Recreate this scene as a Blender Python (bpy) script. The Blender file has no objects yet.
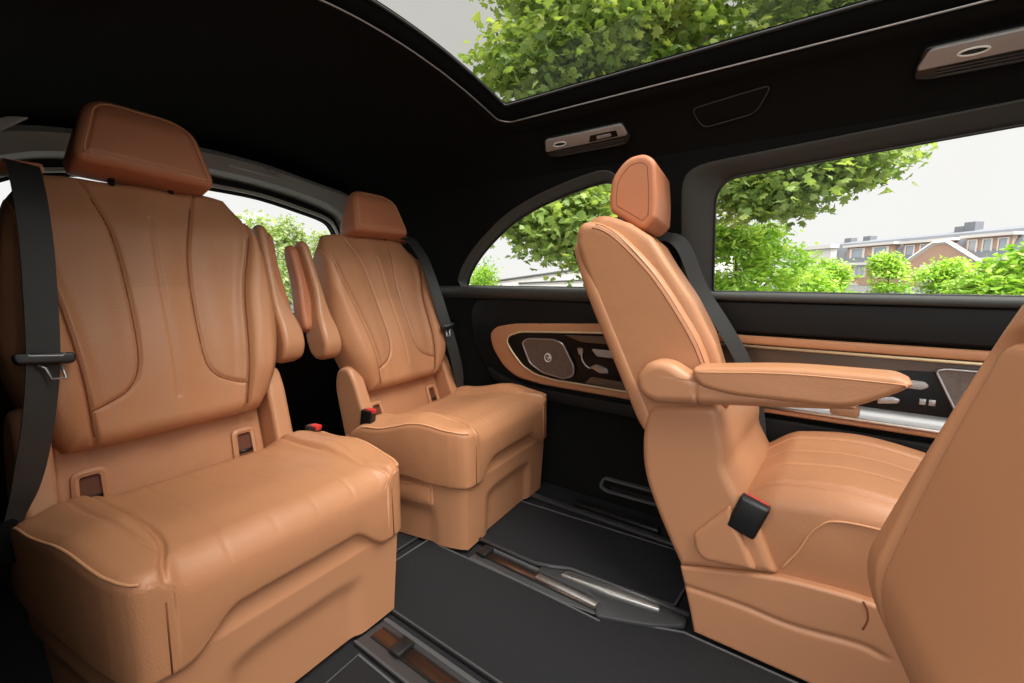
import bpy, bmesh, math, random
import numpy as np
from mathutils import Vector, Matrix, geometry
C = bpy.context.scene.collection
PI = math.pi
R = math.radians
rng = np.random.default_rng(7)
random.seed(7)
LT, BR = 0.32, 2.0

# ---------------------------------------------------------------- materials
def s2l(c):
    c = c / 255.0
    return c / 12.92 if c <= 0.04045 else ((c + 0.055) / 1.055) ** 2.4
def rgb(r, g, b):
    return (s2l(r), s2l(g), s2l(b), 1.0)
def new_mat(name):
    m = bpy.data.materials.new(name); m.use_nodes = True
    nt = m.node_tree
    return m, nt, nt.nodes['Principled BSDF']
def simple(name, col, rough=0.5, metal=0.0, spec=0.5, bump=0.0, scale=300.0, var=0.0):
    m, nt, b = new_mat(name)
    b.inputs['Base Color'].default_value = col
    b.inputs['Roughness'].default_value = rough
    b.inputs['Metallic'].default_value = metal
    b.inputs['Specular IOR Level'].default_value = spec
    tc = nt.nodes.new('ShaderNodeTexCoord')
    if bump > 0:
        n = nt.nodes.new('ShaderNodeTexNoise'); n.inputs['Scale'].default_value = scale; n.inputs['Detail'].default_value = 3
        nt.links.new(tc.outputs['Object'], n.inputs['Vector'])
        bp = nt.nodes.new('ShaderNodeBump'); bp.inputs['Strength'].default_value = bump; bp.inputs['Distance'].default_value = 0.002
        nt.links.new(n.outputs['Fac'], bp.inputs['Height']); nt.links.new(bp.outputs['Normal'], b.inputs['Normal'])
    if var > 0:
        n2 = nt.nodes.new('ShaderNodeTexNoise'); n2.inputs['Scale'].default_value = scale * 0.15; n2.inputs['Detail'].default_value = 4
        nt.links.new(tc.outputs['Object'], n2.inputs['Vector'])
        mx = nt.nodes.new('ShaderNodeMix'); mx.data_type = 'RGBA'
        mx.inputs['A'].default_value = tuple(c * (1 - var) for c in col[:3]) + (1,)
        mx.inputs['B'].default_value = tuple(min(1, c * (1 + var)) for c in col[:3]) + (1,)
        nt.links.new(n2.outputs['Fac'], mx.inputs['Factor']); nt.links.new(mx.outputs['Result'], b.inputs['Base Color'])
    return m

def leather(name, col, rough=0.42, perf=False, wrinkle=0.18):
    m, nt, b = new_mat(name)
    b.inputs['Roughness'].default_value = rough
    b.inputs['Specular IOR Level'].default_value = 0.4
    tc = nt.nodes.new('ShaderNodeTexCoord')
    n2 = nt.nodes.new('ShaderNodeTexNoise'); n2.inputs['Scale'].default_value = 14; n2.inputs['Detail'].default_value = 4
    nt.links.new(tc.outputs['Object'], n2.inputs['Vector'])
    mx = nt.nodes.new('ShaderNodeMix'); mx.data_type = 'RGBA'
    mx.inputs['A'].default_value = tuple(c * 0.95 for c in col[:3]) + (1,)
    mx.inputs['B'].default_value = tuple(c * 1.05 for c in col[:3]) + (1,)
    nt.links.new(n2.outputs['Fac'], mx.inputs['Factor'])
    v = nt.nodes.new('ShaderNodeTexVoronoi'); v.inputs['Scale'].default_value = 330
    nt.links.new(tc.outputs['Object'], v.inputs['Vector'])
    bp = nt.nodes.new('ShaderNodeBump'); bp.inputs['Strength'].default_value = 0.22 if wrinkle > .1 else 0.07; bp.inputs['Distance'].default_value = 0.0012
    nt.links.new(v.outputs['Distance'], bp.inputs['Height'])
    w = nt.nodes.new('ShaderNodeTexNoise'); w.inputs['Scale'].default_value = 22; w.inputs['Detail'].default_value = 2
    nt.links.new(tc.outputs['Object'], w.inputs['Vector'])
    bp2 = nt.nodes.new('ShaderNodeBump'); bp2.inputs['Strength'].default_value = wrinkle; bp2.inputs['Distance'].default_value = 0.006
    nt.links.new(w.outputs['Fac'], bp2.inputs['Height']); nt.links.new(bp.outputs['Normal'], bp2.inputs['Normal'])
    nt.links.new(bp2.outputs['Normal'], b.inputs['Normal'])
    out = mx.outputs['Result']
    if perf:   # perforation holes, masked to the perforated panels
        at = nt.nodes.new('ShaderNodeAttribute'); at.attribute_name = 'perf'
        mp = nt.nodes.new('ShaderNodeMapping'); mp.inputs['Rotation'].default_value = (0, R(45), 0); mp.inputs['Scale'].default_value = (240, 0, 240)
        nt.links.new(tc.outputs['Object'], mp.inputs['Vector'])
        fr = nt.nodes.new('ShaderNodeVectorMath'); fr.operation = 'FRACTION'; nt.links.new(mp.outputs['Vector'], fr.inputs[0])
        sb = nt.nodes.new('ShaderNodeVectorMath'); sb.operation = 'DISTANCE'; sb.inputs[1].default_value = (0.5, 0, 0.5)
        nt.links.new(fr.outputs['Vector'], sb.inputs[0])
        mr = nt.nodes.new('ShaderNodeMapRange'); mr.inputs['From Min'].default_value = 0.2; mr.inputs['From Max'].default_value = 0.32
        mr.inputs['To Min'].default_value = 1; mr.inputs['To Max'].default_value = 0
        nt.links.new(sb.outputs['Value'], mr.inputs['Value'])
        ml = nt.nodes.new('ShaderNodeMath'); ml.operation = 'MULTIPLY'
        nt.links.new(mr.outputs['Result'], ml.inputs[0]); nt.links.new(at.outputs['Fac'], ml.inputs[1])
        m2 = nt.nodes.new('ShaderNodeMath'); m2.operation = 'MULTIPLY'; m2.inputs[1].default_value = 0.5
        nt.links.new(ml.outputs['Value'], m2.inputs[0])
        mx2 = nt.nodes.new('ShaderNodeMix'); mx2.data_type = 'RGBA'
        mx2.inputs['B'].default_value = tuple(c * 0.25 for c in col[:3]) + (1,)
        nt.links.new(m2.outputs['Value'], mx2.inputs['Factor']); nt.links.new(out, mx2.inputs['A'])
        out = mx2.outputs['Result']
    nt.links.new(out, b.inputs['Base Color'])
    return m

TAN = rgb(181, 127, 91)
M = {}
M['leather'] = leather('tan_leather', TAN)
M['leather_smooth'] = leather('smooth_tan_leather', TAN, 0.42, False, 0.02)
M['leather_perf'] = leather('tan_perforated_leather', TAN, 0.5, True)
M['hr_leather'] = leather('cognac_leather', rgb(186, 120, 86))
M['tan_plastic'] = simple('tan_plastic', rgb(182, 129, 94), 0.4, bump=0.05, scale=500)
M['stitch'] = simple('pale_stitching', rgb(206, 150, 108), 0.7)
M['seam_dark'] = simple('painted_seam_shade', rgb(120, 66, 38), 0.8)  # dark tan paints crease shade along the seam lines
M['black_plastic'] = simple('black_plastic', rgb(26, 26, 27), 0.35)
M['black_soft'] = simple('black_soft_trim', rgb(13, 13, 13), 0.6, spec=0.3, bump=0.1, scale=400)
M['headliner'] = simple('black_headliner_fabric', rgb(21, 21, 20), 0.95, spec=0.1, bump=0.2, scale=900)
M['grey_trim'] = simple('dark_grey_trim', rgb(64, 66, 63), 0.6, bump=0.05, scale=500)
M['header_trim'] = simple('lightened_header_trim', rgb(176, 178, 170), 0.5)  # albedo lifted above charcoal to make up for weak light at the rear
M['pillar_trim'] = simple('charcoal_pillar_trim', rgb(50, 50, 47), 0.7, bump=0.08, scale=600)
M['carpet'] = simple('charcoal_carpet', rgb(37, 37, 39), 0.95, spec=0.15, bump=0.5, scale=700, var=0.12)
M['binding'] = simple('grey_carpet_binding', rgb(74, 74, 76), 0.8)
M['rail'] = simple('dark_rail_plastic', rgb(56, 56, 58), 0.35)
M['belt'] = simple('charcoal_webbing', rgb(44, 45, 44), 0.5, bump=0.3, scale=800)
M['chrome'] = simple('brushed_metal', (0.75, 0.73, 0.7, 1), 0.38, 1.0)
M['gold'] = simple('champagne_metal_strip', (0.74, 0.64, 0.42, 1), 0.5, 0.7)
M['rose'] = simple('rose_champagne_metal', (0.34, 0.32, 0.31, 1), 0.4, 0.2)
M['speaker'] = simple('bronze_speaker_mesh', (0.15, 0.12, 0.105, 1), 0.42, 0.6, bump=0.6, scale=500, var=0.3)
M['piano'] = simple('gloss_black', rgb(9, 9, 10), 0.3, spec=0.25)
M['seal'] = simple('black_roof_seal', rgb(10, 10, 10), 0.7, spec=0.08)
M['wood'] = simple('dark_open_pore_wood', rgb(84, 68, 54), 0.35, var=0.25, scale=60)
M['silver'] = simple('satin_silver', (0.42, 0.42, 0.43, 1), 0.36, 0.9)
M['red'] = simple('red_release_button', rgb(200, 52, 48), 0.4)
M['slot'] = simple('painted_hole_shade', rgb(92, 48, 28), 0.7)  # dark brown paints the shade of holes that are not cut
M['copper'] = simple('coppery_rail_channel', (0.30, 0.19, 0.14, 1), 0.3, 0.9)
M['lamp_white'] = simple('white_lens', rgb(225, 222, 215), 0.3)
M['asphalt'] = simple('asphalt', rgb(84, 84, 82), 0.9, bump=0.2, scale=30, var=0.15)
M['bark'] = simple('tree_bark', rgb(92, 80, 66), 0.9, bump=0.5, scale=20, var=0.3)
M['slate'] = simple('grey_slate_roof', rgb(112, 115, 121), 0.8, var=0.06, scale=3)
M['white_render'] = simple('white_painted_render', rgb(205, 201, 196), 0.8)
M['window_dark'] = simple('dark_window_glass', rgb(150, 158, 164), 0.15)
M['grey_render'] = simple('grey_concrete', rgb(176, 178, 178), 0.85)

def brick_mat():
    m, nt, b = new_mat('red_brick')
    tc = nt.nodes.new('ShaderNodeTexCoord')
    mp = nt.nodes.new('ShaderNodeMapping'); mp.inputs['Rotation'].default_value = (R(90), 0, 0)
    nt.links.new(tc.outputs['Object'], mp.inputs['Vector'])
    br = nt.nodes.new('ShaderNodeTexBrick'); br.inputs['Scale'].default_value = 4
    br.inputs['Color1'].default_value = rgb(152, 112, 90); br.inputs['Color2'].default_value = rgb(168, 128, 104); br.inputs['Mortar'].default_value = rgb(205, 190, 176)
    nt.links.new(mp.outputs['Vector'], br.inputs['Vector']); nt.links.new(br.outputs['Color'], b.inputs['Base Color'])
    b.inputs['Roughness'].default_value = 0.9
    return m
M['brick'] = brick_mat()

def leaf_mat(name, c1, c2, c3, trans=0.45):
    m, nt, b = new_mat(name)
    at = nt.nodes.new('ShaderNodeAttribute'); at.attribute_name = 'tint'
    cr = nt.nodes.new('ShaderNodeValToRGB')
    cr.color_ramp.elements[0].color = c1; cr.color_ramp.elements[1].color = c3
    e = cr.color_ramp.elements.new(0.5); e.color = c2
    nt.links.new(at.outputs['Fac'], cr.inputs['Fac'])
    nt.links.new(cr.outputs['Color'], b.inputs['Base Color'])
    b.inputs['Roughness'].default_value = 0.45
    tr = nt.nodes.new('ShaderNodeBsdfTranslucent'); 
    mul = nt.nodes.new('ShaderNodeMix'); mul.data_type = 'RGBA'; mul.blend_type = 'MULTIPLY'; mul.inputs['Factor'].default_value = 1
    mul.inputs['B'].default_value = (1.0, 1.0, 0.45, 1)
    nt.links.new(cr.outputs['Color'], mul.inputs['A']); nt.links.new(mul.outputs['Result'], tr.inputs['Color'])
    ms = nt.nodes.new('ShaderNodeMixShader'); ms.inputs['Fac'].default_value = trans
    out = nt.nodes['Material Output']
    nt.links.new(b.outputs['BSDF'], ms.inputs[1]); nt.links.new(tr.outputs['BSDF'], ms.inputs[2]); nt.links.new(ms.outputs['Shader'], out.inputs['Surface'])
    return m
M['leaf_tree'] = leaf_mat('plane_leaves', rgb(106, 134, 74), rgb(154, 178, 102), rgb(208, 218, 134), .58)
M['leaf_bush'] = leaf_mat('bush_leaves', rgb(112, 160, 50), rgb(168, 208, 82), rgb(222, 238, 130))
M['leaf_dark'] = leaf_mat('dark_tree_leaves', rgb(116, 138, 84), rgb(156, 176, 112), rgb(190, 204, 140))

def glass_mat(name, tint, refl=0.04):
    m = bpy.data.materials.new(name); m.use_nodes = True
    nt = m.node_tree; nt.nodes.remove(nt.nodes['Principled BSDF'])
    out = nt.nodes['Material Output']
    t = nt.nodes.new('ShaderNodeBsdfTransparent'); t.inputs['Color'].default_value = tint
    g = nt.nodes.new('ShaderNodeBsdfGlossy'); g.inputs['Roughness'].default_value = 0.02
    ms = nt.nodes.new('ShaderNodeMixShader'); ms.inputs['Fac'].default_value = refl
    nt.links.new(t.outputs['BSDF'], ms.inputs[1]); nt.links.new(g.outputs['BSDF'], ms.inputs[2]); nt.links.new(ms.outputs['Shader'], out.inputs['Surface'])
    return m
M['glass'] = glass_mat('side_window_glass', (0.97, 0.98, 0.97, 1), .02)
M['roof_glass'] = glass_mat('tinted_roof_glass', (0.62, 0.62, 0.585, 1), .05)

# ---------------------------------------------------------------- mesh helpers
def thing(name, label, cat, loc=(0, 0, 0), rz=0.0, group=None):
    o = bpy.data.objects.new(name, None); C.objects.link(o)
    o.empty_display_size = 0.1
    o.location = loc; o.rotation_euler = (0, 0, rz)
    tag(o, label, cat, group)
    return o
def tag(o, label=None, cat=None, group=None, kind=None):
    if label: o['label'] = label
    if cat: o['category'] = cat
    if group: o['group'] = group
    if kind: o['kind'] = kind
    return o
def mesh_obj(name, verts, faces, mat, parent=None, sharp=None, label=None, kind=None, flip=False):
    me = bpy.data.meshes.new(name)
    if flip: faces = [tuple(reversed(f)) for f in faces]
    me.from_pydata([tuple(map(float, v)) for v in verts], [], [tuple(map(int, f)) for f in faces])
    me.validate(); me.update()
    for p in me.polygons: p.use_smooth = True
    if sharp: me.set_sharp_from_angle(angle=R(sharp))
    me.materials.append(M[mat] if isinstance(mat, str) else mat)
    o = bpy.data.objects.new(name, me); C.objects.link(o)
    if parent: o.parent = parent
    if label: o['label'] = label
    if kind: o['kind'] = kind
    return o
class MB:
    """collects shapes into one mesh"""
    def __init__(s): s.v = []; s.f = []
    def add(s, vf):
        n = len(s.v); v, f = vf
        s.v += [tuple(p) for p in v]; s.f += [tuple(i + n for i in q) for q in f]
        return s
    def build(s, name, mat, parent=None, sharp=40, label=None, kind=None):
        return mesh_obj(name, s.v, s.f, mat, parent, sharp, label, kind)
def xf(vf, fn):
    return [fn(p) for p in vf[0]], vf[1]
def fixn(vf):
    """make normals consistent"""
    bm = bmesh.new()
    vs = [bm.verts.new(tuple(map(float, p))) for p in vf[0]]
    for f in vf[1]:
        try: bm.faces.new([vs[i] for i in f])
        except ValueError: pass
    bmesh.ops.recalc_face_normals(bm, faces=bm.faces)
    bm.verts.index_update()
    out = [tuple(v.co) for v in bm.verts], [tuple(v.index for v in f.verts) for f in bm.faces]
    bm.free(); return out
def prism(poly, d0, d1, bevel=0.003, seg=2):
    """extruded polygon (a,b) between depths d0<d1 -> verts (a,b,d)"""
    bm = bmesh.new()
    vs = [bm.verts.new((p[0], p[1], d0)) for p in poly]
    f = bm.faces.new(vs)
    ret = bmesh.ops.extrude_face_region(bm, geom=[f])
    nv = [g for g in ret['geom'] if isinstance(g, bmesh.types.BMVert)]
    for v in nv: v.co.z = d1
    bmesh.ops.recalc_face_normals(bm, faces=bm.faces)
    if bevel > 0:
        es = [e for e in bm.edges if abs(e.verts[0].co.z - e.verts[1].co.z) < 1e-9]
        bmesh.ops.bevel(bm, geom=es, offset=bevel, segments=seg, affect='EDGES', profile=0.5, clamp_overlap=True)
    bm.verts.index_update()
    out = [tuple(v.co) for v in bm.verts], [tuple(v.index for v in f.verts) for f in bm.faces]
    bm.free(); return out
def box(x0, x1, y0, y1, z0, z1, bevel=0.004, seg=2):
    bm = bmesh.new(); bmesh.ops.create_cube(bm, size=1)
    for v in bm.verts:
        v.co = Vector((x0 + (v.co.x + .5) * (x1 - x0), y0 + (v.co.y + .5) * (y1 - y0), z0 + (v.co.z + .5) * (z1 - z0)))
    if bevel > 0: bmesh.ops.bevel(bm, geom=list(bm.edges), offset=bevel, segments=seg, affect='EDGES', profile=0.5, clamp_overlap=True)
    bm.verts.index_update()
    out = [tuple(v.co) for v in bm.verts], [tuple(v.index for v in f.verts) for f in bm.faces]
    bm.free(); return out
def rpoly(poly, r, n=5):
    """round the corners of a polygon"""
    out = []; N = len(poly)
    for i in range(N):
        p0, p1, p2 = (np.array(poly[(i + k - 1) % N], float) for k in range(3))
        rr = r[i] if isinstance(r, (list, tuple)) else r
        a, b = p0 - p1, p2 - p1; la, lb = np.linalg.norm(a), np.linalg.norm(b)
        t = min(rr, la * .48, lb * .48)
        if t < 1e-6: out.append(tuple(p1)); continue
        q0, q2 = p1 + a / la * t, p1 + b / lb * t
        for k in range(n + 1):
            s = k / n; out.append(tuple((1 - s) ** 2 * q0 + 2 * s * (1 - s) * p1 + s * s * q2))
    return out
def spline(pts, n=8, closed=False):
    """Catmull-Rom through points"""
    P = [np.array(p, float) for p in pts]; N = len(P); out = []
    rngi = range(N if closed else N - 1)
    for i in rngi:
        g = (lambda k: P[k % N]) if closed else (lambda k: P[min(max(k, 0), N - 1)])
        p0, p1, p2, p3 = g(i - 1), g(i), g(i + 1), g(i + 2)
        for k in range(n):
            t = k / n
            out.append(0.5 * (2 * p1 + (p2 - p0) * t + (2 * p0 - 5 * p1 + 4 * p2 - p3) * t * t + (3 * p1 - p0 - 3 * p2 + p3) * t ** 3))
    if not closed: out.append(P[-1])
    return [tuple(p) for p in out]
def tube(pts, r, seg=8, closed=False):
    P = [Vector(p) for p in pts]; n = len(P); V = []; F = []
    up = None
    for i in range(n):
        a = P[(i - 1) % n] if (closed or i > 0) else P[i]; b = P[(i + 1) % n] if (closed or i < n - 1) else P[i]
        t = (b - a).normalized()
        if up is None: up = Vector((0, 0, 1)) if abs(t.z) < .9 else Vector((1, 0, 0))
        s = t.cross(up); 
        if s.length < 1e-6: s = t.orthogonal()
        s.normalize(); up = s.cross(t).normalized()
        rr = r[i] if isinstance(r, (list, tuple)) else r
        for k in range(seg):
            an = 2 * PI * k / seg; V.append(tuple(P[i] + s * (math.cos(an) * rr) + up * (math.sin(an) * rr)))
    for i in range(n if closed else n - 1):
        j = (i + 1) % n
        for k in range(seg):
            k2 = (k + 1) % seg; F.append((i * seg + k, i * seg + k2, j * seg + k2, j * seg + k))
    if not closed:
        F.append(tuple(reversed(range(seg)))); F.append(tuple(range((n - 1) * seg, n * seg)))
    return fixn((V, F))
def ribbon(pts, wdir, width, thick=0.002):
    """flat band along pts; wdir: width direction(s)"""
    V = []; F = []; n = len(pts); P = [Vector(p) for p in pts]
    for i in range(n):
        t = (P[min(i + 1, n - 1)] - P[max(i - 1, 0)]).normalized()
        w = Vector(wdir[i] if isinstance(wdir[0], (tuple, list, Vector)) else wdir)
        w = (w - t * w.dot(t)).normalized(); nn = t.cross(w)
        hw = (width[i] if isinstance(width, (list, tuple)) else width) / 2
        for a, b in ((-1, -1), (1, -1), (1, 1), (-1, 1)):
            V.append(tuple(P[i] + w * hw * a + nn * thick / 2 * b))
    for i in range(n - 1):
        for k in range(4):
            F.append((i * 4 + k, i * 4 + (k + 1) % 4, i * 4 + 4 + (k + 1) % 4, i * 4 + 4 + k))
    F.append((3, 2, 1, 0)); F.append(tuple(range(4 * n - 4, 4 * n)))
    return fixn((V, F))
def sweep(path, profile, closed=True):
    """profile: list of functions/points given per path vertex -> rows of points; path = list of rows already"""
    V = []; F = []; m = len(path[0]); n = len(path)
    for row in path: V += [tuple(p) for p in row]
    for i in range(n if closed else n - 1):
        j = (i + 1) % n
        for k in range(m - 1):
            F.append((i * m + k, i * m + k + 1, j * m + k + 1, j * m + k))
    return V, F
def seg_dist(X, Y, poly, closed=False):
    d = np.full(X.shape, 1e9); n = len(poly)
    for i in range(n if closed else n - 1):
        ax, ay = poly[i]; bx, by = poly[(i + 1) % n]
        dx, dy = bx - ax, by - ay; L = dx * dx + dy * dy + 1e-12
        t = np.clip(((X - ax) * dx + (Y - ay) * dy) / L, 0, 1)
        d = np.minimum(d, np.hypot(X - ax - t * dx, Y - ay - t * dy))
    return d
def ss(a, b, x):
    t = np.clip((x - a) / (b - a), 0, 1); return t * t * (3 - 2 * t)
def pad(outline, front, back, rf=0.02, rb=0.02, nr=60, nc=60, grooves=(), perf=None, cluster=0.6):
    """upholstered body: row-convex outline (x,v); front/back height functions; rounded edges; returns verts (x,v,w), faces, perf mask"""
    P = np.array(outline, float); v0, v1 = P[:, 1].min(), P[:, 1].max()
    t = np.linspace(0, 1, nr); t = (1 - cluster) * t + cluster * (0.5 - 0.5 * np.cos(PI * t))
    vs = v0 + (v1 - v0) * t; vs[0] += 1e-5; vs[-1] -= 1e-5
    u = np.linspace(0, 1, nc); u = (1 - cluster) * u + cluster * (0.5 - 0.5 * np.cos(PI * u))
    X = np.zeros((nr, nc)); Y = np.repeat(vs[:, None], nc, 1)
    n = len(P)
    for i, v in enumerate(vs):
        xs = []
        for k in range(n):
            a, b = P[k], P[(k + 1) % n]
            if (a[1] - v) * (b[1] - v) <= 0 and a[1] != b[1]:
                xs.append(a[0] + (v - a[1]) / (b[1] - a[1]) * (b[0] - a[0]))
        X[i] = min(xs) + (max(xs) - min(xs)) * u
    D = seg_dist(X, Y, outline, True)
    D[0, :] = 0; D[-1, :] = 0; D[:, 0] = 0; D[:, -1] = 0
    fw = front(X, Y) + 0 * X; bw = back(X, Y) + 0 * X
    rF = (rf(X, Y) if callable(rf) else rf) + 0 * X; rB = (rb(X, Y) if callable(rb) else rb) + 0 * X
    half = np.maximum((fw - bw) / 2 * 0.98, 1e-4)
    rF = np.minimum(rF, half); rB = np.minimum(rB, half)
    def drop(r):
        q = np.minimum(D, r); return r - np.sqrt(np.maximum(r * r - (r - q) ** 2, 0))
    G = np.zeros_like(X)
    for pts, wdt, dep in grooves:
        G = np.maximum(G, dep * np.exp(-(seg_dist(X, Y, pts) / wdt) ** 2))
    fw = fw - drop(rF) - G; bw = bw + drop(rB)
    V = [(X[i, j], Y[i, j], fw[i, j]) for i in range(nr) for j in range(nc)] + [(X[i, j], Y[i, j], bw[i, j]) for i in range(nr) for j in range(nc)]
    F = []; N = nr * nc
    for i in range(nr - 1):
        for j in range(nc - 1):
            a = i * nc + j
            F.append((a, a + 1, a + nc + 1, a + nc)); F.append((N + a, N + a + nc, N + a + nc + 1, N + a + 1))
    ring = [j for j in range(nc)] + [i * nc + nc - 1 for i in range(1, nr)] + [(nr - 1) * nc + j for j in range(nc - 2, -1, -1)] + [i * nc for i in range(nr - 2, 0, -1)]
    for k in range(len(ring)):
        a, b = ring[k], ring[(k + 1) % len(ring)]
        F.append((b, a, N + a, N + b))
    pm = None
    if perf is not None:
        pm = np.concatenate([perf(X, Y).ravel(), np.zeros(N)])
    return V, F, pm
def pad_obj(name, p, fn, mat, parent, label=None):
    V, F, pm = p
    W = [fn(q) for q in V]
    # orientation test
    a, b, c = (Vector(W[i]) for i in (0, 1, 2))
    T = [fn((0, 0, 0)), fn((1, 0, 0)), fn((0, 1, 0)), fn((0, 0, 1))]
    T = [Vector(q) for q in T]
    flip = (T[1] - T[0]).cross(T[2] - T[0]).dot(T[3] - T[0]) < 0
    o = mesh_obj(name, W, F, mat, parent, label=label, flip=flip)
    if pm is not None:
        at = o.data.attributes.new('perf', 'FLOAT', 'POINT')
        at.data.foreach_set('value', pm.astype(np.float32))
    return o
def sheet(outline, holes, fn, step=0.05):
    """triangulated sheet over 2-D outline with holes, mapped to 3-D"""
    def dens(poly):
        out = []
        for i in range(len(poly)):
            a, b = np.array(poly[i]), np.array(poly[(i + 1) % len(poly)])
            k = max(1, int(np.linalg.norm(b - a) / step))
            out += [tuple(a + (b - a) * t / k) for t in range(k)]
        return out
    loops = [dens(outline)] + [dens(h) for h in holes]
    pts = []; edges = []
    for L in loops:
        n = len(pts); pts += L; edges += [(n + i, n + (i + 1) % len(L)) for i in range(len(L))]
    P = np.array(loops[0]); x0, y0 = P.min(0); x1, y1 = P.max(0)
    gx, gy = np.meshgrid(np.arange(x0 + step / 2, x1, step), np.arange(y0 + step / 2, y1, step))
    g = np.stack([gx.ravel(), gy.ravel()], 1)
    def inside(q, L):
        c = np.zeros(len(q), bool); n = len(L)
        for i in range(n):
            xa, ya = L[i]; xb, yb = L[(i + 1) % n]
            if ya == yb: continue
            cond = ((ya > q[:, 1]) != (yb > q[:, 1])) & (q[:, 0] < (xb - xa) * (q[:, 1] - ya) / (yb - ya) + xa)
            c ^= cond
        return c
    keep = inside(g, loops[0])
    for L in loops[1:]: keep &= ~inside(g, L)
    for L in loops: keep &= seg_dist(g[:, 0], g[:, 1], L, True) > step * 0.35
    pts += [tuple(q) for q in g[keep]]
    r = geometry.delaunay_2d_cdt([Vector(p) for p in pts], edges, [], 0, 1e-6)
    V2 = np.array([tuple(v) for v in r[0]]); Fc = r[2]
    cen = np.array([V2[list(f)].mean(0) for f in Fc])
    ok = inside(cen, loops[0])
    for L in loops[1:]: ok &= ~inside(cen, L)
    F = [tuple(f) for f, k in zip(Fc, ok) if k]
    return fixn(([fn(*p) for p in V2], F))
def offset_poly(poly, d):
    """offset outward for CCW (+d grows)"""
    n = len(poly); P = [np.array(p, float) for p in poly]; out = []
    area = sum(P[i][0] * P[(i + 1) % n][1] - P[(i + 1) % n][0] * P[i][1] for i in range(n))
    sg = 1 if area > 0 else -1
    for i in range(n):
        t = P[(i + 1) % n] - P[(i - 1) % n]; t /= (np.linalg.norm(t) + 1e-9)
        out.append(tuple(P[i] + sg * d * np.array([t[1], -t[0]])))
    return out

# ---------------------------------------------------------------- camera
cam = bpy.data.cameras.new('camera'); co = bpy.data.objects.new('camera', cam); C.objects.link(co)
cam.sensor_width = 36; cam.lens = 460 / 1024 * 36; cam.clip_start = 0.02; cam.clip_end = 500
A_, P_ = R(37.235), R(7.86)
fwd = Vector((math.cos(A_) * math.cos(P_), math.sin(A_) * math.cos(P_), -math.sin(P_)))
co.location = (0, 0, 0.8); co.rotation_euler = fwd.to_track_quat('-Z', 'Y').to_euler()
bpy.context.scene.camera = co
EYE = Vector((0, 0, 0.8))
fh = Vector((math.cos(A_), math.sin(A_), 0)); rt = Vector((math.sin(A_), -math.cos(A_), 0))
def out_at(u, v, depth):
    """a place outside the vehicle at a forward distance"""
    upv = Vector((fh.x * math.sin(P_), fh.y * math.sin(P_), math.cos(P_)))
    d = fwd + rt * ((u - 512) / 460) + upv * ((341.5 - v) / 460)
    return EYE + d * depth

# ---------------------------------------------------------------- shell of the cabin
def wall_x(y, z):
    x = 1.46 - 0.18 * max(0.0, z - 0.76)
    if y > 1.4: x -= 0.09 * ((y - 1.4) / 0.65) ** 2
    return x
def ceil_z(x, y):
    dx = abs(x - 0.72)
    z = 1.38 - 0.085 * (dx / 0.47) ** 2 if dx < 0.47 else 1.295 - 0.135 * ((dx - 0.47) / 0.195) ** 1.7
    if y > 1.3: z -= 0.115 * ((min(y, 2.1) - 1.3) / 0.75) ** 2 * max(0.25, 1 - dx * 0.9)
    return z
Q_GLASS = spline([(1.374, .766), (1.339, .825), (1.253, .905), (1.111, .997), (.988, 1.048), (.858, 1.083), (.742, 1.105), (.685, 1.107), (.665, 1.087), (.66, 1.047), (.66, .924), (.66, .79)], 4) + [(.66, .766)]
S_GLASS = rpoly([(.366, .759), (.362, 1.076), (-.226, 1.112), (-.95, 1.118), (-.95, .759)], [.015, .07, 0, .05, .03], 8)
Q_HOLE = offset_poly(Q_GLASS, 0.028)
Q_HOLE = [(a, max(b, .752)) for a, b in Q_HOLE]
S_HOLE = [(a + 0.075 * float(ss(.20, .36, a)), b + 0.036 * float(ss(.95, 1.05, b))) for a, b in S_GLASS]
S_HOLE = [(a, max(b, .752)) for a, b in S_HOLE]

fl = mesh_obj('floor', *box(-0.25, 1.50, -1.3, 2.1, -0.06, -0.002, 0), 'carpet', sharp=30); tag(fl, kind='structure')
w = mesh_obj('wall_right', *sheet([(-1.3, -.05), (2.05, -.05), (2.05, 1.24), (-1.3, 1.24)], [Q_HOLE, S_HOLE], lambda y, z: (wall_x(y, z), y, z), 0.06), 'headliner'); tag(w, kind='structure')
w = mesh_obj('wall_left', *sheet([(.42, -.05), (2.05, -.05), (2.05, 1.24), (.42, 1.24)], [], lambda y, z: (-0.02 - (1.46 - wall_x(y, z)) * -1, y, z), 0.08), 'black_soft'); tag(w, kind='structure')  # unseen; front edge brought forward to keep door light off the near seat
w = mesh_obj('front_light_block', *sheet([(-.1, -.05), (1.5, -.05), (1.5, .80), (-.1, .80)], [], lambda x, z: (x, -1.3, z), 0.1), 'black_soft'); tag(w, kind='structure')  # unseen low barrier added to block low light from the front
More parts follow.
